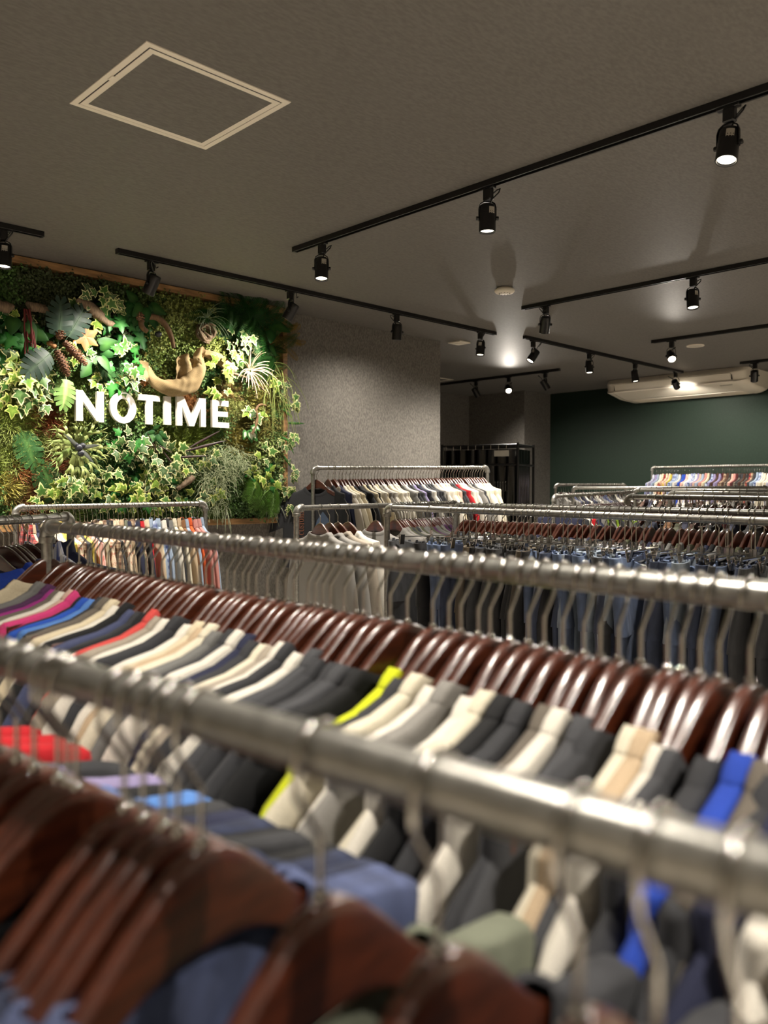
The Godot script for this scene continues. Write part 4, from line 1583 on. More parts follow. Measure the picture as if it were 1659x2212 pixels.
const BLOBS := [
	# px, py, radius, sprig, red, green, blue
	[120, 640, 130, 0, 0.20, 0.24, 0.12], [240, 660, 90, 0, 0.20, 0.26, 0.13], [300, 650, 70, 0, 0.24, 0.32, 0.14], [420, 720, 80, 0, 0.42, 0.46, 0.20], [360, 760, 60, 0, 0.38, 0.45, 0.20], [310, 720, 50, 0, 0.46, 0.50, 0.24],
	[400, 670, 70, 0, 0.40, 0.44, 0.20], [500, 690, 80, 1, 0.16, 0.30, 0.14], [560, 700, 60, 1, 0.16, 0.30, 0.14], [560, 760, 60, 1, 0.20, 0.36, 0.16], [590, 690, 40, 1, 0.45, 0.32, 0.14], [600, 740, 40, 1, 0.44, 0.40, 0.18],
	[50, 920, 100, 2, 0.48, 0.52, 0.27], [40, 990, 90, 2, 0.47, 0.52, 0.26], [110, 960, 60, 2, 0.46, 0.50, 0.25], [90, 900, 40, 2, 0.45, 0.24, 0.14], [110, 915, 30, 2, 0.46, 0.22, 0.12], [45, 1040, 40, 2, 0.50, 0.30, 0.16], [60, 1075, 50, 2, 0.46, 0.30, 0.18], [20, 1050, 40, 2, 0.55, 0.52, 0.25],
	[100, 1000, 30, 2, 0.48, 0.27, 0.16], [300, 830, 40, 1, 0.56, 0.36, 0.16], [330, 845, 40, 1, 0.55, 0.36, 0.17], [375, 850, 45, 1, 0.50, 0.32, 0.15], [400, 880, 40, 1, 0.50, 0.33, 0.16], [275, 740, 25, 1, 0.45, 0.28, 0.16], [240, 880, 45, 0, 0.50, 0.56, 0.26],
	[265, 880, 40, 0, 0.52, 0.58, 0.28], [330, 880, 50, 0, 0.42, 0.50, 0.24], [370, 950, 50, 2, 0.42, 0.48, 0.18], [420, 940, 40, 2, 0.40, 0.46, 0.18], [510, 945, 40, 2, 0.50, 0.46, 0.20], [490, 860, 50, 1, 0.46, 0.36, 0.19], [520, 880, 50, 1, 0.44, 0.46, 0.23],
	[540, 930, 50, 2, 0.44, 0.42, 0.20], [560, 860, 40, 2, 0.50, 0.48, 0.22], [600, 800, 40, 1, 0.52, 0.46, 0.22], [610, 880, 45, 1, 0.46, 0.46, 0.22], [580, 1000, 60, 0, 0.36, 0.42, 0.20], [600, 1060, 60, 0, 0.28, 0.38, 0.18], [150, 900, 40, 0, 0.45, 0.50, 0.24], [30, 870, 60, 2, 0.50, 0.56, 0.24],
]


func plant(called: String, label: String, px: float, py: float, off: float, group := "", category := "plant") -> Node3D:
	return thing(called, label, category, Transform3D(Basis(), on_wall(px, py, off)), group)


func leaf_at(root: Node3D, m: Mesh, material: Material, dx: float, dy: float, dz: float, size: float, angle: float, tilt: float, roll := 0.0, called := "leaf") -> MeshInstance3D:
	# angle 0 points up, positive turns to the right; tilt lifts the tip off the wall
	var b := Basis(Vector3(0, 0, 1), -angle) * Basis(Vector3.RIGHT, tilt) * Basis(Vector3.UP, roll)
	return part(called, m, material, root, Transform3D(b.scaled_local(Vector3.ONE * size), Vector3(dx, dy, dz)))


func rosette(root: Node3D, ms: Array, material: Material, n: int, rx: float, ry: float, size: float, depth := 0.05) -> void:
	# leaves scattered over an oval, pointing outwards and down
	for k in n:
		var a := rng.randf() * TAU
		var q := sqrt(rng.randf())
		var dx := cos(a) * rx * q
		var dy := sin(a) * ry * q
		var ang := atan2(dx, dy - ry * 0.5) + rng.randf_range(-0.5, 0.5)
		leaf_at(root, ms[rng.randi() % ms.size()], material, dx, dy, depth * (1.1 - q) + rng.randf_range(0, 0.035), size * rng.randf_range(0.7, 1.2), ang, rng.randf_range(-0.1, 0.55), rng.randf_range(-0.4, 0.4))


func build_plant_wall() -> void:
	var zf := -WALL_U
	var x0 := 0.55
	var x1 := 3.52
	var y0 := 1.275
	var y1 := CEIL - 0.004
	# backing panel and frame
	var pine := mat("pine frame", Color(0.66, 0.50, 0.32), 0.55)
	pine.albedo_texture = noise_tex("pine", 16.0, 0.6, 1.2, 256, 4, Vector2(0.15, 1.0))
	triplanar(pine, 2.0, true)
	var bark := mat("plant backing", Color(0.36, 0.29, 0.20), 0.95)
	bark.albedo_texture = noise_tex("coir", 60.0, 0.6, 1.15, 256, 4)
	triplanar(bark, 3.0, true)
	var t := thing("plant_panel", "wide wooden framed panel holding the plants on the grey wall", "plant panel", Transform3D(Basis(), Vector3(x0, y0, zf)))
	var mb := MB.new()
	mb.box(Vector3((x1 - x0) * 0.5, (y1 - y0) * 0.5, 0.022), Vector3(x1 - x0 - 0.03, y1 - y0 - 0.03, 0.036), 0.002)
	part("backing", mb.done(), bark, t)
	for f in [[Vector3((x1 - x0) * 0.5, 0.02, 0.05), Vector3(x1 - x0, 0.04, 0.10)], [Vector3((x1 - x0) * 0.5, y1 - y0 - 0.02, 0.05), Vector3(x1 - x0, 0.04, 0.10)], [Vector3(0.02, (y1 - y0) * 0.5, 0.05), Vector3(0.04, y1 - y0 - 0.08, 0.10)], [Vector3(x1 - x0 - 0.02, (y1 - y0) * 0.5, 0.05), Vector3(0.04, y1 - y0 - 0.08, 0.10)]]:
		mb = MB.new()
		mb.box(f[0], f[1], 0.003)
		part("frame_board", mb.done(), pine, t)

	# filler foliage: nobody could count it
	var places := [[], [], []]
	var tints := [[], [], []]
	var n2 := FastNoiseLite.new()
	n2.seed = 5
	n2.frequency = 2.2
	for k in 12000:
		var p := Vector3(rng.randf_range(1.25, x1 - 0.065), rng.randf_range(y0 + 0.075, y1 - 0.085), zf + 0.045)
		var q := project(p)
		if q.x < -120:
			continue
		var kind := 0
		var cc := Color(0.22, 0.33, 0.13)
		var m := n2.get_noise_2d(p.x * 1.0, p.y * 1.0)
		if m > 0.15:
			kind = 1
			cc = Color(0.17, 0.32, 0.13)
		elif m < -0.2:
			cc = Color(0.34, 0.42, 0.17)
			kind = 2
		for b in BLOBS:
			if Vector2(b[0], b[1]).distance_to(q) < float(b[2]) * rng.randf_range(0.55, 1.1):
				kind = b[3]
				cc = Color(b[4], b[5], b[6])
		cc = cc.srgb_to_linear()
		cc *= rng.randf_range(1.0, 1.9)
		var size := rng.randf_range(0.05, 0.10)
		var b3 := Basis.from_euler(Vector3(rng.randf_range(-0.4, 0.4), rng.randf_range(-0.4, 0.4), rng.randf() * TAU)).scaled(Vector3(size, size, size))
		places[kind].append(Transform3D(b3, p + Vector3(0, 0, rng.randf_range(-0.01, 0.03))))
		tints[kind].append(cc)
	var words := [["small_leaf_filler", "tiny round leaved green filler foliage covering the panel"], ["feather_filler", "feathery green and rust filler sprays between the plants"], ["moss_filler", "yellow green and rusty moss tufts on the panel"]]
	for k in 3:
		var mm := MultiMesh.new()
		mm.transform_format = MultiMesh.TRANSFORM_3D
		mm.use_colors = true
		mm.mesh = sprig_mesh(k)
		mm.instance_count = places[k].size()
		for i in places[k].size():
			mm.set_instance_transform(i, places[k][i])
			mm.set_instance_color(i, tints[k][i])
		var o := MultiMeshInstance3D.new()
		o.name = words[k][0]
		o.multimesh = mm
		o.material_override = vertex_mat("filler leaf", 0.7, 0.15)
		add_child(o)
		tag(o, words[k][1], "foliage")
		o.set_meta("kind", "stuff")

	build_big_leaves()
	build_oddities()
	build_letters()


func build_big_leaves() -> void:
	var lf := vertex_mat("leaf", 0.45, 0.12)
	var gloss := vertex_mat("glossy leaf", 0.5, 0.05)
	gloss.metallic_specular = 0.3
	lf.metallic_specular = 0.3
	var cream := lin(0.80, 0.80, 0.60)
	var vari := [leaf_blade(IVY, 0.80, cream, lin(0.25, 0.38, 0.20), lin(0.36, 0.47, 0.26)), leaf_blade(IVY, 0.74, lin(0.74, 0.76, 0.52), lin(0.30, 0.43, 0.20), lin(0.24, 0.38, 0.17), 0.15, 0.35), leaf_blade(IVY, 0.84, lin(0.84, 0.82, 0.62), lin(0.21, 0.32, 0.19), lin(0.38, 0.46, 0.32), 0.35, 0.1)]
	var lime := [leaf_blade(IVY, 0.70, lin(0.74, 0.76, 0.45), lin(0.42, 0.52, 0.20), lin(0.30, 0.44, 0.16)), leaf_blade(IVY, 0.78, lin(0.68, 0.72, 0.38), lin(0.36, 0.48, 0.18), lin(0.46, 0.55, 0.24), 0.3, 0.3)]
	var green := [leaf_blade(IVY, 0.8, lin(0.13, 0.30, 0.12), lin(0.14, 0.32, 0.14), lin(0.22, 0.42, 0.20)), leaf_blade(IVY, 0.8, lin(0.09, 0.27, 0.10), lin(0.10, 0.30, 0.11), lin(0.2, 0.42, 0.2), 0.4, 0.3)]
	var bright := [leaf_blade(IVY, 0.82, lin(0.20, 0.46, 0.17), lin(0.21, 0.45, 0.18), lin(0.34, 0.56, 0.28)), leaf_blade(IVY, 0.8, lin(0.15, 0.38, 0.14), lin(0.19, 0.42, 0.17), lin(0.26, 0.50, 0.24))]
	var heart := [leaf_blade(HEART, 0.85, lin(0.14, 0.27, 0.12), lin(0.14, 0.27, 0.12), lin(0.24, 0.38, 0.18)), leaf_blade(HEART, 0.85, lin(0.12, 0.25, 0.12), lin(0.12, 0.26, 0.12), lin(0.2, 0.36, 0.18), 0.4, 0.3)]
	var lance := [leaf_blade(LANCE, 0.85, lin(0.17, 0.35, 0.14), lin(0.17, 0.35, 0.14), lin(0.3, 0.48, 0.24), 0.5, 0.25)]
	var pale := [leaf_blade(HEART, 0.6, lin(0.22, 0.40, 0.20), lin(0.70, 0.76, 0.62), lin(0.80, 0.82, 0.72), 0.3, 0.3)]
	var mdark := monstera_mesh(lin(0.15, 0.21, 0.17), lin(0.24, 0.31, 0.24), 0.15)
	var mmid := monstera_mesh(lin(0.19, 0.32, 0.18), lin(0.30, 0.44, 0.24), 0.2)
	var mpale := monstera_mesh(lin(0.45, 0.58, 0.32), lin(0.70, 0.76, 0.50), 0.25)

	# monstera leaves, each with its stalk
	var mons := [
		["dark_monstera", "dark grey green monstera with two broad glossy leaves over the pine cones", 125, 722, 0.19, [[mdark, 0, -0.01, 0.02, 0.19, 0.0, 0.25], [mdark, 0.06, 0.0, 0.0, 0.19, 0.5, 0.15], [mdark, -0.06, -0.12, 0.03, 0.19, -2.3, 0.3]]],
		["pale_monstera", "pale lime monstera leaf hanging beside the white letter N", 138, 822, 0.14, [[mpale, 0.0, 0.0, 0.03, 0.155, 3.25, 0.2]]],
		["hanging_monstera", "mid green monstera leaves hanging under the pine cones", 112, 800, 0.10, [[mmid, 0.0, 0.02, 0.0, 0.19, 3.3, 0.2], [mmid, 0.21, 0.09, 0.02, 0.16, 2.2, 0.2]]],
		["trailing_monstera", "green monstera leaves trailing down at the panel's rusty moss", 45, 935, 0.10, [[mmid, 0.0, 0.0, 0.02, 0.20, 2.8, 0.2], [mmid, 0.10, -0.17, 0.02, 0.22, 2.75, 0.2], [mmid, 0.19, -0.27, 0.0, 0.19, 1.9, 0.15], [mmid, 0.17, -0.34, 0.0, 0.17, 1.2, 0.1]]],
	]
	for q in mons:
		var root := plant(q[0], q[1], q[2], q[3], q[4])
		for l in q[5]:
			leaf_at(root, l[0], gloss if q[0] == "dark_monstera" else lf, l[1], l[2], l[3], l[4], l[5], l[6])

	# ivies: kind, where, extents in metres, leaf size, number
	var ivies := [
		["variegated_ivy", "cream edged ivy spreading at the panel above the yellow moss", vari + lime, 40, 810, 0.15, 0.17, 0.078, 54, 0.10],
		["cream_ivy", "cream edged ivy climbing over the wooden frame top", vari, 205, 655, 0.14, 0.07, 0.063, 29, 0.09],
		["white_edged_ivy", "white edged ivy sprays near the twisted root bowl", vari, 520, 740, 0.09, 0.12, 0.063, 24, 0.09],
		["lime_ivy", "lime ivy leaves beside the burlap coil", lime, 470, 800, 0.08, 0.08, 0.059, 19, 0.10],
		["bright_ivy", "bright green ivy above the white letter O", bright + vari, 262, 800, 0.11, 0.13, 0.074, 35, 0.12],
		["leafy_ivy", "dark green ivy under the wooden frame near the driftwood", green, 250, 690, 0.12, 0.10, 0.074, 22, 0.07],
		["dark_ivy", "dark green ivy in the shade above the cream edged ivy", green + bright, 25, 740, 0.14, 0.12, 0.081, 32, 0.08],
		["trailing_ivy", "cream edged ivy trailing under the white letters T and I", vari, 350, 1000, 0.20, 0.14, 0.063, 54, 0.10],
		["lower_ivy", "cream edged ivy spreading along the panel bottom above the shirts", vari + lime + green, 300, 1065, 0.32, 0.10, 0.063, 70, 0.09],
		["middle_ivy", "green and cream ivy below the white letter O", bright + vari, 270, 960, 0.12, 0.09, 0.063, 29, 0.10],
		["corner_ivy", "pale lime ivy below the staghorn fern", lime + vari, 150, 1045, 0.16, 0.08, 0.059, 29, 0.08],
		["edge_ivy", "cream edged ivy poking past the frame at the grey wall", vari, 612, 945, 0.05, 0.07, 0.056, 14, 0.12],
		["side_ivy", "cream edged ivy on the frame above the metal rack elbow", vari, 615, 1030, 0.05, 0.14, 0.048, 22, 0.11],
		["bushy_ivy", "leafy green ivy under the grey green hanging moss", green + lime, 560, 1040, 0.14, 0.10, 0.056, 35, 0.07],
	]
	for q in ivies:
		var root := plant(q[0], q[1], q[3], q[4], 0.115)
		rosette(root, q[2], lf, q[8], q[5], q[6], q[7], q[9])

	for q in [[330, 1045], [235, 1080], [415, 1080], [565, 985], [95, 872], [70, 765], [180, 690], [355, 1088], [90, 1085], [440, 985], [385, 1010], [300, 985], [230, 1010], [470, 845], [500, 770], [215, 820], [165, 760], [20, 870], [590, 830], [620, 870], [618, 1090], [540, 890], [450, 1065], [30, 690]]:
		var root := plant("ivy_spray", "small cream edged ivy spray poking out of the moss", q[0], q[1], 0.115, "small ivy sprays in the moss")
		rosette(root, vari + lime, lf, 7, 0.06, 0.05, 0.062, 0.07)

	# broad plain leaves
	var broads := [
		["heart_leaf_plant", "heart leaved green plant between the pine cones and bright ivy", heart, 200, 770, 0.07, 0.08, 0.10, 8],
		["frame_leaf_plant", "dark broad leaved plant under the frame over the curled vine", heart, 300, 668, 0.12, 0.05, 0.10, 10],
		["rubber_plant", "dark glossy broad leaves near the red hanging cord", heart, 25, 700, 0.12, 0.08, 0.11, 10],
		["shade_leaf_plant", "dark heart shaped leaves beside the feathery fern top", heart, 575, 715, 0.05, 0.12, 0.10, 5],
		["white_leaf_plant", "white hearted leaves beside the white letter E", pale, 530, 920, 0.06, 0.05, 0.075, 6],
		["succulent", "green rosette of fleshy leaves under the letters T and I", heart, 325, 940, 0.04, 0.04, 0.06, 12],
		["arrow_leaf_plant", "dark arrow shaped leaves next to the small pine cone", green, 285, 715, 0.05, 0.05, 0.13, 5],
	]
	for q in broads:
		var root := plant(q[0], q[1], q[3], q[4], 0.115)
		rosette(root, q[2], gloss if q[0] != "white_leaf_plant" else lf, q[8], q[5], q[6], q[7], 0.07)

	# ferns
	var fd := [fern_mesh(lin(0.12, 0.25, 0.10), 26, 0.3), fern_mesh(lin(0.14, 0.30, 0.12), 24, 0.5)]
	var fb := [fern_mesh(lin(0.42, 0.56, 0.28), 22, 0.25, 0.24), fern_mesh(lin(0.47, 0.60, 0.32), 20, 0.4, 0.22)]
	var fr := [fern_mesh(lin(0.46, 0.38, 0.18), 20, 0.3, 0.18, 0.8)]
	var ferns := [
		["dark_fern", "dense dark green fern fronds at the panel's upper corner", fd, 520, 700, 22, 0.30, 0.16, 0.08],
		["hanging_fern", "dark green fern fronds behind the white edged ivy", fd, 575, 775, 14, 0.22, 0.07, 0.10],
		["sword_fern", "bright green sword fern hanging over the wooden frame's bottom", fb, 560, 1045, 13, 0.30, 0.10, 0.06],
		["rust_fern", "rusty feathery sprays past the frame edge at the grey wall", fr, 607, 720, 12, 0.16, 0.04, 0.09],
	]
	for q in ferns:
		var root := plant(q[0], q[1], q[3], q[4], 0.10)
		for k in q[5]:
			var a := rng.randf_range(-PI, PI)
			if q[0] == "sword_fern":
				a = rng.randf_range(2.2, 4.1)
			elif q[0] == "rust_fern":
				a = rng.randf_range(0.6, 2.4)
			leaf_at(root, q[2][rng.randi() % q[2].size()], lf, rng.randf_range(-1, 1) * q[7], rng.randf_range(-1, 1) * q[8], rng.randf_range(0, 0.05), q[6] * rng.randf_range(0.7, 1.1), a, rng.randf_range(0.05, 0.5), rng.randf_range(-0.4, 0.4), "frond")

	# lance leaved fillers
	var root2 := plant("lance_leaf_plant", "long green lance leaves near the white letter E", 600, 900, 0.06)
	for k in 14:
		leaf_at(root2, lance[0], lf, rng.randf_range(-0.08, 0.06), rng.randf_range(-0.25, 0.2), 0.02, rng.randf_range(0.10, 0.16), rng.randf_range(1.2, 2.8), rng.randf_range(0.2, 0.7))


func strand(mb: MB, a: Vector3, dir: Vector3, length: float, curl: float, r0: float, r1: float, sag: float, seg := 8) -> void:
	var p := []
	var rad := []
	var d := dir.normalized()
	var q := a
	var ph := rng.randf() * TAU
	for k in seg + 1:
		p.append(q)
		rad.append(lerpf(r0, r1, float(k) / seg))
		q += d * length / seg
		d = (d + Vector3(cos(ph + k * 1.3) * curl, sin(ph * 1.7 + k * 1.1) * curl - sag, sin(ph + k * 0.9) * curl * 0.6)).normalized()
	mb.tube(p, rad, 4, false)


func build_oddities() -> void:
	# spanish moss
	var moss := mat("spanish moss", Color(0.64, 0.68, 0.53), 0.85)
	var root := plant("hanging_grey_moss", "fluffy pale grey green moss hanging under the white letter E", 490, 1010, 0.13)
	var mb := MB.new()
	for k in 420:
		var a := rng.randf() * TAU
		var q := sqrt(rng.randf())
		var o := Vector3(cos(a) * 0.19 * q, sin(a) * 0.13 * q + 0.02, rng.randf_range(0.0, 0.06) * (1.2 - q))
		o.x -= (0.0 if o.y > 0 else 0.06)
		strand(mb, o, Vector3(rng.randf_range(-1, 1), rng.randf_range(-1, 0.4), rng.randf_range(0, 0.6)), rng.randf_range(0.05, 0.13), 0.55, 0.0011, 0.0007, 0.12, 6)
	for k in 160:
		var o := Vector3(rng.randf_range(-0.22, -0.02), rng.randf_range(-0.28, -0.05), rng.randf_range(0.0, 0.05))
		strand(mb, o, Vector3(rng.randf_range(-1, 1), rng.randf_range(-1, 0.2), rng.randf_range(0, 0.4)), rng.randf_range(0.06, 0.14), 0.5, 0.0011, 0.0007, 0.2, 6)
	part("strands", mb.done(), moss, root).set_meta("kind", "stuff")
	root = plant("grey_moss_tuft", "wispy grey moss tuft behind the white letter N", 205, 862, 0.06)
	mb = MB.new()
	for k in 160:
		var o := Vector3(rng.randf_range(-0.09, 0.09), rng.randf_range(-0.09, 0.09), rng.randf_range(0.0, 0.04))
		strand(mb, o, Vector3(rng.randf_range(-1, 1), rng.randf_range(-1, 1), rng.randf_range(0, 0.5)), rng.randf_range(0.05, 0.12), 0.6, 0.0011, 0.0006, 0.0, 6)
	part("strands", mb.done(), mat("grey moss", Color(0.62, 0.63, 0.56), 0.85), root).set_meta("kind", "stuff")

	# grassy strands at the edge
	var grass := mat("grass strand", Color(0.45, 0.50, 0.24), 0.6)
	root = plant("trailing_grass", "long yellow green grass strands trailing down the frame edge", 595, 790, 0.13)
	for k in 46:
		mb = MB.new()
		strand(mb, Vector3(rng.randf_range(-0.07, 0.07), rng.randf_range(-0.22, 0.05), rng.randf_range(-0.06, 0.04)), Vector3(rng.randf_range(-0.5, 0.6), rng.randf_range(-1, 0.1), rng.randf_range(0, 0.5)), rng.randf_range(0.2, 0.42), 0.14, 0.0028, 0.001, 0.28, 9)
		part("strand", mb.done(), grass, root)
	var pale := mat("pale tendril", Color(0.60, 0.62, 0.52), 0.7)
	for q in [["forked_tendril", "pale forked tendril hanging from the panel by the shirts", 480, 1090, 0.10, 14, 0.20], ["thin_tendril", "thin pale tendril hanging below the wooden frame", 585, 1080, 0.10, 9, 0.22]]:
		root = plant(q[0], q[1], q[2], q[3], q[4])
		for k in q[5]:
			mb = MB.new()
			strand(mb, Vector3(rng.randf_range(-0.04, 0.04), rng.randf_range(-0.04, 0.04), 0), Vector3(rng.randf_range(-0.5, 0.5), -1, rng.randf_range(0, 0.4)), q[6] * rng.randf_range(0.5, 1.1), 0.25, 0.004, 0.0015, 0.1, 7)
			part("strand", mb.done(), pale, root)

	# air plants
	for q in [["air_plant", "cream air plant with long curling leaves by the burlap coil", 540, 802, 26, 0.16, Color(0.74, 0.66, 0.55), 0.0052, 0.10], ["wiry_air_plant", "wiry grey green air plant in the twisted root bowl", 447, 690, 24, 0.15, Color(0.45, 0.52, 0.40), 0.0022, 0.14]]:
		root = plant(q[0], q[1], q[2], q[3], 0.17)
		var m2 := mat(q[0] + " leaf", q[6], 0.6)
		for k in q[4]:
			mb = MB.new()
			var a: float = TAU * k / q[4] + rng.randf_range(-0.2, 0.2)
			strand(mb, Vector3(cos(a) * 0.01, sin(a) * 0.01, 0), Vector3(cos(a) * 0.8, sin(a) * 0.8 + 0.25, rng.randf_range(0.2, 1.0)), q[5] * rng.randf_range(0.8, 1.25), 0.06, q[7], q[7] * 0.2, q[8] * 1.4, 9)
			part("leaf", mb.done(), m2, root)

	# staghorn fern
	var stag := vertex_mat("staghorn", 0.6, 0.1)
	root = plant("staghorn_fern", "pale staghorn fern with forked antler fronds round dark berries", 162, 968, 0.16)
	for k in 15:
		mb = MB.new()
		mb.col = lin(0.60, 0.64, 0.38).lerp(lin(0.42, 0.50, 0.24), rng.randf())
		var forks := func(self_: Callable, o: Vector3, d: Vector3, w: float, len: float, depth: int) -> void:
			var side := d.cross(Vector3(0, 0, 1)).normalized()
			var e := o + d * len
			var rows := []
			for j in 4:
				var f := j / 3.0
				var c := o.lerp(e, f) + Vector3(0, -0.01 * f * f, 0.02 * sin(f * PI))
				var ww := w * lerpf(0.75, 1.0 if depth > 0 else 0.1, f)
				rows.append(PackedVector3Array([c - side * ww, c + Vector3(0, 0, 0.004), c + side * ww]))
			mb.grid(rows, false)
			if depth > 0:
				self_.call(self_, e + Vector3(0, -0.01, 0), (d + side * 0.42 + Vector3(0, -0.1, 0)).normalized(), w * 0.62, len * 0.75, depth - 1)
				self_.call(self_, e + Vector3(0, -0.01, 0), (d - side * 0.36 + Vector3(0, -0.1, 0)).normalized(), w * 0.62, len * 0.8, depth - 1)
		var a := TAU * k / 15.0 + rng.randf_range(-0.15, 0.15)
		forks.call(forks, Vector3(cos(a), sin(a), 0) * 0.02, Vector3(cos(a), sin(a) * 0.9, rng.randf_range(0.1, 0.5)).normalized(), 0.015, rng.randf_range(0.07, 0.10), 2)
		part("frond", mb.done(true), stag, root)
	var berry := mat("dark berry", Color(0.16, 0.17, 0.20), 0.35)
	for q in [[0, 0, 0.022], [0.012, -0.03, 0.02], [0.022, 0.012, 0.018], [-0.018, 0.015, 0.016]]:
		var o := sphere(q[2])
		part("berry", o, berry, root, Transform3D(Basis(), Vector3(q[0], q[1], 0.05)))
	for k in 3:
		var o := leaf_blade(LANCE, 0.9, lin(0.25, 0.26, 0.25), lin(0.25, 0.26, 0.25), lin(0.35, 0.36, 0.33), 0.4, 0.2)
		leaf_at(root, o, stag, 0, 0, 0.05, 0.12, [1.4, 2.4, -0.9][k], 0.3).scale.x *= 1.4

	# twisted vine, burlap coil, roots and driftwood
	var vine := mat("vine bark", Color(0.43, 0.32, 0.20), 0.8)
	vine.albedo_texture = noise_tex("bark", 30.0, 0.5, 1.25, 256, 4, Vector2(1, 0.2))
	triplanar(vine, 4.0, true)
	var jute := mat("burlap", Color(0.62, 0.53, 0.37), 0.95)
	jute.albedo_texture = weave_tex()
	triplanar(jute, 3.0, true)
	pixel_tube("curled_vine", "brown vine curled like a hook above the burlap coil", "vine", vine, [[318, 716], [308, 708], [305, 696], [312, 687], [325, 684], [340, 687], [354, 698], [364, 714], [371, 732], [375, 752]], [0.014, 0.016, 0.017, 0.018, 0.018, 0.018, 0.017, 0.016, 0.014, 0.011], 0.20, 0.0)
	pixel_tube("burlap_coil", "thick burlap wrapped coil curving above the white letters", "burlap roll", jute, [[322, 795], [326, 812], [336, 826], [352, 835], [372, 838], [394, 836], [412, 826], [424, 808], [430, 790], [428, 775]], [0.014, 0.030, 0.040, 0.046, 0.048, 0.050, 0.050, 0.046, 0.040, 0.016], 0.17, 0.02, false, 0.22)
	pixel_tube("burlap_roll", "straight burlap roll between the coil and the air plant", "burlap roll", jute, [[438, 762], [452, 766], [470, 775], [488, 786], [500, 796], [506, 802]], [0.020, 0.032, 0.034, 0.034, 0.032, 0.026], 0.14, 0.0, false, 0.14)
	# crumpled burlap sheets
	var sheets := [["burlap_flap", "crumpled burlap flap rising from the coil", 398, 790, 0.16, 0.15, 0.4], ["burlap_rag", "crumpled burlap rag hanging left of the coil", 300, 798, 0.12, 0.11, 1.9], ["burlap_fold", "folded burlap edge beside the straight roll", 430, 770, 0.09, 0.12, 2.9]]
	for q in sheets:
		var rows := []
		for j in 9:
			var row := PackedVector3Array()
			for i in 11:
				var x: float = (i / 10.0 - 0.5) * q[4]
				var y: float = (j / 8.0 - 0.5) * q[5]
				var g: float = sin(x * 60.0 + q[6] * 3.0) * 0.018 + cos(y * 45.0 + q[6]) * 0.016 + sin((x + y) * 90.0) * 0.006
				row.append(Vector3(x * (1.0 - 0.5 * absf(y) / q[5]) + y * 0.25 * sin(q[6]), y - absf(x) * 0.35, g + 0.02))
			rows.append(row)
		mb = MB.new()
		mb.grid(rows, false)
		for j in rows.size():           # the sheet's own thickness
			for i in rows[j].size():
				rows[j][i] -= Vector3(0, 0, 0.003)
		mb.grid(rows, false)
		solo(q[0], mb.done(), jute, q[1], "burlap", Transform3D(Basis(), on_wall(q[2], q[3], 0.16)))
	# root bowl: a ring of twisted twigs
	root = plant("twisted_root_bowl", "pale twisted root bowl under the wiry air plant", 445, 718, 0.16, "", "root")
	var twig := mat("pale root", Color(0.50, 0.42, 0.33), 0.85)
	twig.albedo_texture = tex["bark"]
	triplanar(twig, 5.0, true)
	for k in 11:
		mb = MB.new()
		var p := []
		var ph := rng.randf() * TAU
		var rr := rng.randf_range(0.045, 0.07)
		var off := Vector3(0, rng.randf_range(-0.05, 0.03), rng.randf_range(-0.03, 0.03))
		for j in 12:
			var a := ph + j / 11.0 * rng.randf_range(3.4, 4.2)
			p.append(off + Vector3(cos(a) * rr, sin(a) * rr * 0.85, sin(a * 1.7 + ph) * 0.025))
		mb.tube(p, rng.randf_range(0.005, 0.010), 6)
		part("twig", mb.done(), twig, root)
	var woods := [
		["driftwood_branch", "ragged brown driftwood branch slanting below the frame", [[166, 646], [185, 658], [205, 672], [222, 688], [240, 700], [262, 706]], [0.012, 0.026, 0.030, 0.022, 0.018, 0.008], 0.18],
		["driftwood_log", "short grey driftwood log behind the red cord", [[60, 660], [75, 664], [98, 668]], [0.022, 0.026, 0.022], 0.17],
		["driftwood_end", "pale driftwood end poking out of dark leaves", [[-25, 660], [5, 663], [26, 666]], [0.03, 0.03, 0.024], 0.17],
		["driftwood_stick", "grey stick slanting out of the ivy beneath the moss", [[382, 1056], [398, 1046], [418, 1030]], [0.010, 0.018, 0.020], 0.18],
		["pale_twig", "pale twig reaching from the air plant into the grass", [[478, 802], [510, 808], [545, 822], [576, 848]], [0.008, 0.008, 0.007, 0.003], 0.19],
		["bent_twig", "bent brown twig beside the white letter E", [[545, 938], [556, 905], [553, 886], [562, 874], [574, 876]], [0.009, 0.009, 0.009, 0.009, 0.006], 0.19],
	]
	for q in woods:
		pixel_tube(q[0], q[1], "driftwood", twig if q[0] != "bent_twig" else vine, q[2], q[3], q[4], 0.0, true)

	# dark red blades
	var wine := vertex_mat("wine leaf", 0.5)
	var blade := leaf_blade(LANCE, 0.85, lin(0.20, 0.09, 0.07), lin(0.15, 0.07, 0.06), lin(0.22, 0.10, 0.08), 0.5, 0.1)
	root = plant("red_dracaena", "dark red spiky leaves below the white letters M and E", 385, 968, 0.15)
	for q in [[0.10, -0.005, 0.26, 1.05], [0.08, -0.02, 0.30, 1.30], [0.02, -0.06, 0.22, 1.5], [-0.10, -0.04, 0.16, -0.6], [-0.12, -0.03, 0.12, -1.0], [-0.07, -0.02, 0.14, 2.5], [-0.11, 0.02, 0.12, 2.1]]:
		leaf_at(root, blade, wine, q[0] - 0.06, q[1], 0.03, q[2], q[3], 0.25).scale.x *= 0.5
	# red cords
	root = plant("red_cord_tassel", "bundle of dark red cords hanging from the driftwood log", 58, 668, 0.20, "", "cord")
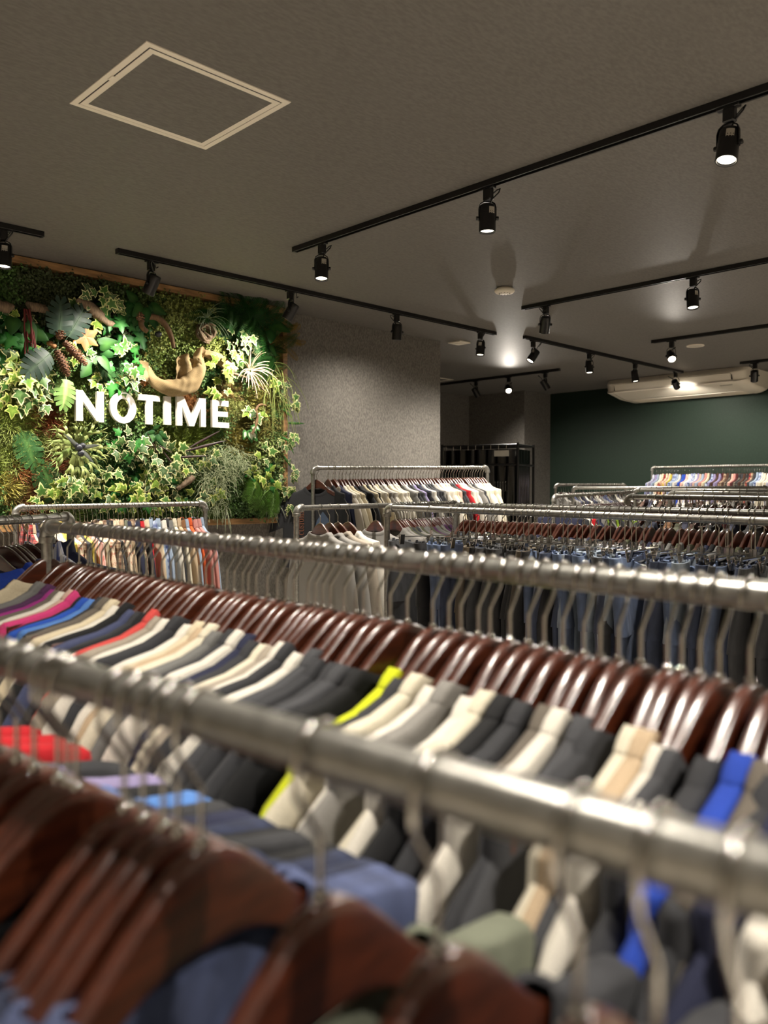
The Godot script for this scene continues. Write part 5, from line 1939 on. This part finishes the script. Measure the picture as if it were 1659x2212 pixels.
	for k in 8:
		mb = MB.new()
		strand(mb, Vector3(rng.randf_range(-0.015, 0.015), 0, rng.randf_range(-0.01, 0.015)), Vector3(rng.randf_range(0, 0.25), -1, 0.05), rng.randf_range(0.16, 0.25), 0.06, 0.006, 0.004, 0.15, 8)
		part("cord", mb.done(), mat("red cord", Color(0.36, 0.10, 0.08), 0.8), root)
	# pine cones
	for q in [["pine_cone", "long brown pine cone pointing down beside the dark monstera", 138, 738, 0.17, 0.055, -0.75, 2.3], ["pine_cone", "brown pine cone hanging under the dark monstera", 122, 756, 0.15, 0.055, -0.35, 2.7], ["pine_cone", "small round pine cone next to the curled vine", 297, 690, 0.045, 0.05, 0.0, 0.6], ["pine_cone", "round pine cone between the dark monstera leaves", 125, 732, 0.05, 0.05, 0.0, 0.5]]:
		cone_at(q[0], q[1], on_wall(q[2], q[3], 0.21), q[4], q[5], q[7])
	# dried pods and a curled dead leaf
	var pod := mat("dried pod", Color(0.55, 0.38, 0.22), 0.7)
	root = plant("dried_leaf_flower", "curled orange brown dried leaf near the pine cones", 183, 728, 0.17, "", "dried leaf")
	var dry := leaf_blade(HEART, 0.9, lin(0.62, 0.42, 0.22), lin(0.58, 0.38, 0.20), lin(0.44, 0.26, 0.14), 0.7, 0.6)
	for k in 6:
		leaf_at(root, dry, vertex_mat("dry leaf", 0.7, 0.1), 0, 0, 0.01, 0.075, TAU * k / 6.0, 0.5)
	for q in [["seed_pod", "round brown seed pod above the pine cones", 108, 742], ["seed_pod", "brown seed pod with open lip above the small cone", 116, 748], ["seed_pod", "dark round pod inside the curled vine", 342, 722]]:
		solo(q[0], sphere(0.018 if q[2] != 342 else 0.022), pod if q[2] != 342 else berry, q[1], "seed pod", Transform3D(Basis().scaled(Vector3(1, 0.85, 1)), on_wall(q[2], q[3], 0.17)))
	for q in [[515, 867], [308, 893], [290, 916]]:
		root = plant("red_berry_sprig", "small cluster of red berries in the moss", q[0], q[1], 0.07, "red berry sprigs")
		for k in 6:
			part("berry", sphere(0.007), mat("red berry", Color(0.45, 0.10, 0.14), 0.4), root, Transform3D(Basis(), Vector3(rng.randf_range(-0.015, 0.015), rng.randf_range(-0.015, 0.015), rng.randf_range(0, 0.015))))


func sphere(r: float) -> ArrayMesh:
	var key := "sphere %f" % r
	if not meshes.has(key):
		var prof := []
		for k in 9:
			var a := PI * k / 8.0
			prof.append([cos(a) * r, maxf(0.0001, sin(a) * r)])
		meshes[key] = lathe(prof, 14)
	return meshes[key]


func pixel_tube(called: String, label: String, category: String, m: Material, px: Array, rad: Array, off: float, rise: float, rough := false, crumple := 0.0) -> void:
	# a bent tube through points on a plane off metres in front of the wall
	var curve := Curve3D.new()
	for k in px.size():
		curve.add_point(on_wall(px[k][0], px[k][1], off + rise * sin(PI * k / (px.size() - 1.0))))
	var pts := []
	for k in px.size():
		var p0: Vector3 = curve.get_point_position(maxi(k - 1, 0))
		var p1: Vector3 = curve.get_point_position(mini(k + 1, px.size() - 1))
		curve.set_point_in(k, (p0 - p1) * 0.17)
		curve.set_point_out(k, (p1 - p0) * 0.17)
	var rs := []
	var n := px.size() * (4 if crumple == 0.0 else 9)
	var base: Vector3 = curve.get_point_position(0)
	for k in n + 1:
		var f := float(k) / n
		var p := curve.sample_baked(curve.get_baked_length() * f, true)
		var q := f * (px.size() - 1)
		var i := mini(int(q), px.size() - 2)
		var r: float = lerpf(rad[i], rad[i + 1], q - i)
		if rough:
			r *= rng.randf_range(0.8, 1.2)
			p += Vector3(rng.randf_range(-1, 1), rng.randf_range(-1, 1), 0) * r * 0.15
		pts.append(p - base)
		rs.append(r)
	var mb := MB.new()
	mb.tube(pts, rs, 12 if crumple == 0.0 else 28)
	if crumple > 0.0:                       # wrinkles across the wrapped cloth
		for k in pts.size():
			for i in 28:
				var a := TAU * i / 28.0
				var f := float(k) / pts.size()
				var g := crumple * (0.6 * sin(2.0 * a + f * 7.0) + 0.35 * sin(4.0 * a - f * 17.0) + 0.22 * sin(f * 41.0 + 3.0 * a + sin(f * 13.0) * 2.0))
				var vi := k * 28 + i
				mb.v[vi] = pts[k] + (mb.v[vi] - pts[k]) * (1.0 + g)
	solo(called, mb.done(), m, label, category, Transform3D(Basis(), base))


func cone_at(called: String, label: String, at: Vector3, length: float, radius: float, turn: float) -> void:
	var brown := mat("pine cone", Color(0.33, 0.22, 0.15), 0.75)
	var t := thing(called, label, "pine cone", Transform3D(Basis(Vector3(0, 0, 1), -turn), at))
	radius *= 0.55
	var mb := MB.new()
	mb.tube([Vector3.ZERO, Vector3(0, length * 0.3, 0), Vector3(0, length * 0.7, 0), Vector3(0, length * 0.97, 0)], [radius * 0.4, radius * 0.72, radius * 0.6, radius * 0.15], 10)
	part("core", mb.done(), brown, t)
	mb = MB.new()
	var n := int(length * 700)
	for k in n:
		var f := (k + 0.5) / n
		var a := k * 2.39996
		var r := radius * pow(sin(PI * (0.12 + 0.83 * f)), 0.7)
		var out := Vector3(cos(a), 0.35, sin(a)).normalized()
		var side := Vector3(-sin(a), 0, cos(a))
		var o := Vector3(cos(a) * r * 0.6, length * f, sin(a) * r * 0.6)
		var w := radius * 0.24
		var tip := o + out * r * 0.55
		mb.face([o - side * w * 0.5, o + side * w * 0.5, tip + side * w, tip + out * w * 0.4, tip - side * w])
		mb.face([tip - side * w, tip + out * w * 0.4, tip + side * w, tip + Vector3(0, w * 0.7, 0)])
	part("scales", mb.done(), mat("pine scale", Color(0.45, 0.31, 0.21), 0.75), t).set_meta("kind", "stuff")


func build_letters() -> void:
	var white := mat("letter white", Color(0.93, 0.92, 0.88), 0.5)
	# left and right edge, top and bottom as seen: letter, px left, px right, py top, py bottom
	for q in [["N", 161, 221, 845, 911], ["O", 235, 291, 848, 915], ["T", 297, 342, 854, 917], ["I", 352, 366, 857, 918], ["M", 379, 441, 859, 921], ["E", 455, 491, 866, 924]]:
		var a := on_wall(q[1], q[4], 0.15)
		var b := on_wall(q[2], q[4], 0.15)
		var top := on_wall((q[1] + q[2]) * 0.5, q[3], 0.15)
		var low := on_wall((q[1] + q[2]) * 0.5, q[4], 0.15)
		var w := b.x - a.x
		var h := top.y - low.y
		var s := 0.040
		var mb := MB.new()
		match q[0]:
			"N":
				mb.extrude(PackedVector2Array([Vector2(0, 0), Vector2(s, 0), Vector2(s, h * 0.66), Vector2(w - s, 0), Vector2(w, 0), Vector2(w, h), Vector2(w - s, h), Vector2(w - s, h * 0.34), Vector2(s, h), Vector2(0, h)]), 0, 0.022)
			"O":
				for z in [0.0, 0.022]:
					var rows := [PackedVector3Array(), PackedVector3Array()]
					for k in 40:
						var an := TAU * k / 40
						rows[0].append(Vector3(w * 0.5 + cos(an) * w * 0.5, h * 0.5 + sin(an) * h * 0.5, z))
						rows[1].append(Vector3(w * 0.5 + cos(an) * (w * 0.5 - s), h * 0.5 + sin(an) * (h * 0.5 - s * 0.9), z))
					if z > 0.0:
						rows.reverse()
					mb.grid(rows, true)
				for inset in [0.0, s]:
					var rows := [PackedVector3Array(), PackedVector3Array()]
					for k in 40:
						var an := TAU * k / 40
						for j in 2:
							rows[j].append(Vector3(w * 0.5 + cos(an) * (w * 0.5 - inset), h * 0.5 + sin(an) * (h * 0.5 - inset * 0.9), 0.022 * j))
					mb.grid(rows, true)
			"T":
				mb.extrude(PackedVector2Array([Vector2(w * 0.5 - s * 0.5, 0), Vector2(w * 0.5 + s * 0.5, 0), Vector2(w * 0.5 + s * 0.5, h - s * 0.85), Vector2(w, h - s * 0.85), Vector2(w, h), Vector2(0, h), Vector2(0, h - s * 0.85), Vector2(w * 0.5 - s * 0.5, h - s * 0.85)]), 0, 0.022)
			"I":
				mb.extrude(PackedVector2Array([Vector2(0, 0), Vector2(w, 0), Vector2(w, h), Vector2(0, h)]), 0, 0.022)
			"M":
				mb.extrude(PackedVector2Array([Vector2(0, 0), Vector2(s * 0.9, 0), Vector2(s * 0.9, h * 0.68), Vector2(w * 0.5 - s * 0.42, 0), Vector2(w * 0.5 + s * 0.42, 0), Vector2(w - s * 0.9, h * 0.68), Vector2(w - s * 0.9, 0), Vector2(w, 0), Vector2(w, h), Vector2(w - s * 1.2, h), Vector2(w * 0.5, h * 0.36), Vector2(s * 1.2, h), Vector2(0, h)]), 0, 0.022)
			"E":
				mb.extrude(PackedVector2Array([Vector2(0, 0), Vector2(w, 0), Vector2(w, s * 0.85), Vector2(s, s * 0.85), Vector2(s, h * 0.5 - s * 0.4), Vector2(w * 0.92, h * 0.5 - s * 0.4), Vector2(w * 0.92, h * 0.5 + s * 0.4), Vector2(s, h * 0.5 + s * 0.4), Vector2(s, h - s * 0.85), Vector2(w * 0.97, h - s * 0.85), Vector2(w * 0.97, h), Vector2(0, h)]), 0, 0.022)
		var t := thing("sign_letter", "white raised block letter %s mounted on the plants" % q[0], "letter", Transform3D(Basis(), Vector3(a.x, low.y, a.z)))
		part("face", mb.done(), white, t)
		mb = MB.new()                      # stand-offs to the panel
		for px in [0.25, 0.75]:
			mb.cyl(Vector3(w * px if q[0] != "T" else w * 0.5, h * (0.12 if q[0] != "O" else 0.04 if px < 0 else 0.5), 0.003), Vector3(w * px if q[0] != "T" else w * 0.5, h * (0.12 if q[0] != "O" else 0.5), -0.115), 0.004, 8)
		part("stand_off", mb.done(), mat("stand off", Color(0.5, 0.5, 0.48), 0.4, 0.8), t)


# ---------------------------------------------------------------- stock corner in the recess

func build_stock_corner() -> void:
	var black := mat("black steel", Color(0.045, 0.045, 0.048), 0.4)
	var film := mat("black film", Color(0.028, 0.028, 0.03), 0.16)
	var a := pt(955, 1060, 8.6)
	var b := pt(1118, 1060, 8.2)
	a.y = 0
	b.y = 0
	var dir := (b - a).normalized()
	var back := Vector3(0.55, 0, -0.75).normalized()
	back = (back - dir * back.dot(dir)).normalized()
	var top := 1.985
	var t := thing("stock_shelf", "black steel stock rack wrapped in shiny black film behind the wall", "shelf", Transform3D(Basis(), a))
	var len := (b - a).length()
	var depth := 0.5
	for s in [0.0, 1.0]:
		for q in [0.0, depth]:
			var mb := MB.new()
			var o: Vector3 = dir * len * s + back * q
			mb.cyl(o, o + Vector3(0, top, 0), 0.014, 12)
			part("post", mb.done(), black, t)
	for y in [top - 0.02, top - 0.22, 0.9]:
		var mb := MB.new()
		for q in [0.0, depth]:
			mb.cyl(back * q + Vector3(0, y, 0), dir * len + back * q + Vector3(0, y, 0), 0.010, 10)
		for s in [0.0, 1.0]:
			mb.cyl(dir * len * s + Vector3(0, y, 0), dir * len * s + back * depth + Vector3(0, y, 0), 0.010, 10)
		part("rail", mb.done(), black, t)
	for k in 6:                                    # wire shelves
		var mb := MB.new()
		mb.cyl(Vector3(0, top - 0.015, 0) + back * depth * (k + 0.5) / 6.0, dir * len + Vector3(0, top - 0.015, 0) + back * depth * (k + 0.5) / 6.0, 0.004, 6)
		part("shelf_wire", mb.done(), black, t)
	# creased film sheets hung round it
	var rows := []
	for j in 12:
		var row := PackedVector3Array()
		for i in 61:
			var f := i / 60.0
			var y := top - 0.06 - (top - 0.2) * j / 11.0
			var w := 0.012 * sin(f * 47.0 + j * 0.25) + 0.010 * sin(f * 23.0 - j * 0.4) + 0.006 * sin(f * 90.0 + j)
			row.append(dir * (len - 0.02) * f + back * (0.045 + w) + Vector3(0, y, 0))
		rows.append(row)
	var mb2 := MB.new()
	mb2.grid(rows, false)
	part("film_curtain", mb2.done(), film, t)
	var back_rows := []
	for row in rows:
		var r2 := PackedVector3Array()
		for p in row:
			r2.append(p + back * 0.40)
		back_rows.append(r2)
	mb2 = MB.new()
	mb2.grid(back_rows, false)
	part("film_curtain", mb2.done(), film, t)
	var side_rows := []
	for j in 12:
		var row := PackedVector3Array()
		for i in 21:
			var f := i / 20.0
			row.append(dir * (len - 0.03 - 0.01 * sin(f * 30.0 + j * 0.3)) + back * (0.05 + (depth - 0.1) * f) + Vector3(0, top - 0.06 - (top - 0.2) * j / 11.0, 0))
		side_rows.append(row)
	mb2 = MB.new()
	mb2.grid(side_rows, false)
	part("film_curtain", mb2.done(), film, t)
	# clips along the top and the paper note
	for k in 9:
		var mb := MB.new()
		mb.cyl(dir * len * (0.06 + 0.1 * k) + Vector3(0, top - 0.02, 0) - back * 0.014, dir * len * (0.06 + 0.1 * k) + Vector3(0, top - 0.065, 0) - back * 0.012, 0.004, 8)
		part("curtain_clip", mb.done(), mats["chrome wire"], t)
	var note := MB.new()
	note.xf = Transform3D(Basis(dir, Vector3.UP, dir.cross(Vector3.UP)), dir * (len * 0.80) - back * 0.018 + Vector3(0, top - 0.105, 0))
	note.box(Vector3.ZERO, Vector3(0.155, 0.06, 0.002), 0.0005)
	solo("paper_note", note.done(), mat("note paper", Color(0.75, 0.74, 0.70), 0.8), "blank white paper strip hung on the black stock rack", "paper", Transform3D(Basis(), a))
	# empty clip hangers on the side rail
	for k in 5:
		var o := a + dir * (len * 0.72 + k * 0.028) - back * 0.016 + Vector3(0, top - 0.42 + 0.02, 0)
		var mb := MB.new()
		mb.tube([Vector3(0, -0.09, 0), Vector3(0, -0.03, 0), Vector3(0.012, -0.012, 0), Vector3(0.012, 0.004, 0), Vector3(0, 0.014, 0), Vector3(-0.012, 0.004, 0)], 0.002, 6)
		mb.cyl(Vector3(-0.05, -0.09, 0), Vector3(0.05, -0.09, 0), 0.002, 6)
		solo("spare_wire_hanger", mb.done(), mats["chrome wire"], "empty wire hanger hooked on the black stock rack", "hanger", Transform3D(Basis(Vector3.UP, 0.9), o), "empty wire hangers on the stock rack")
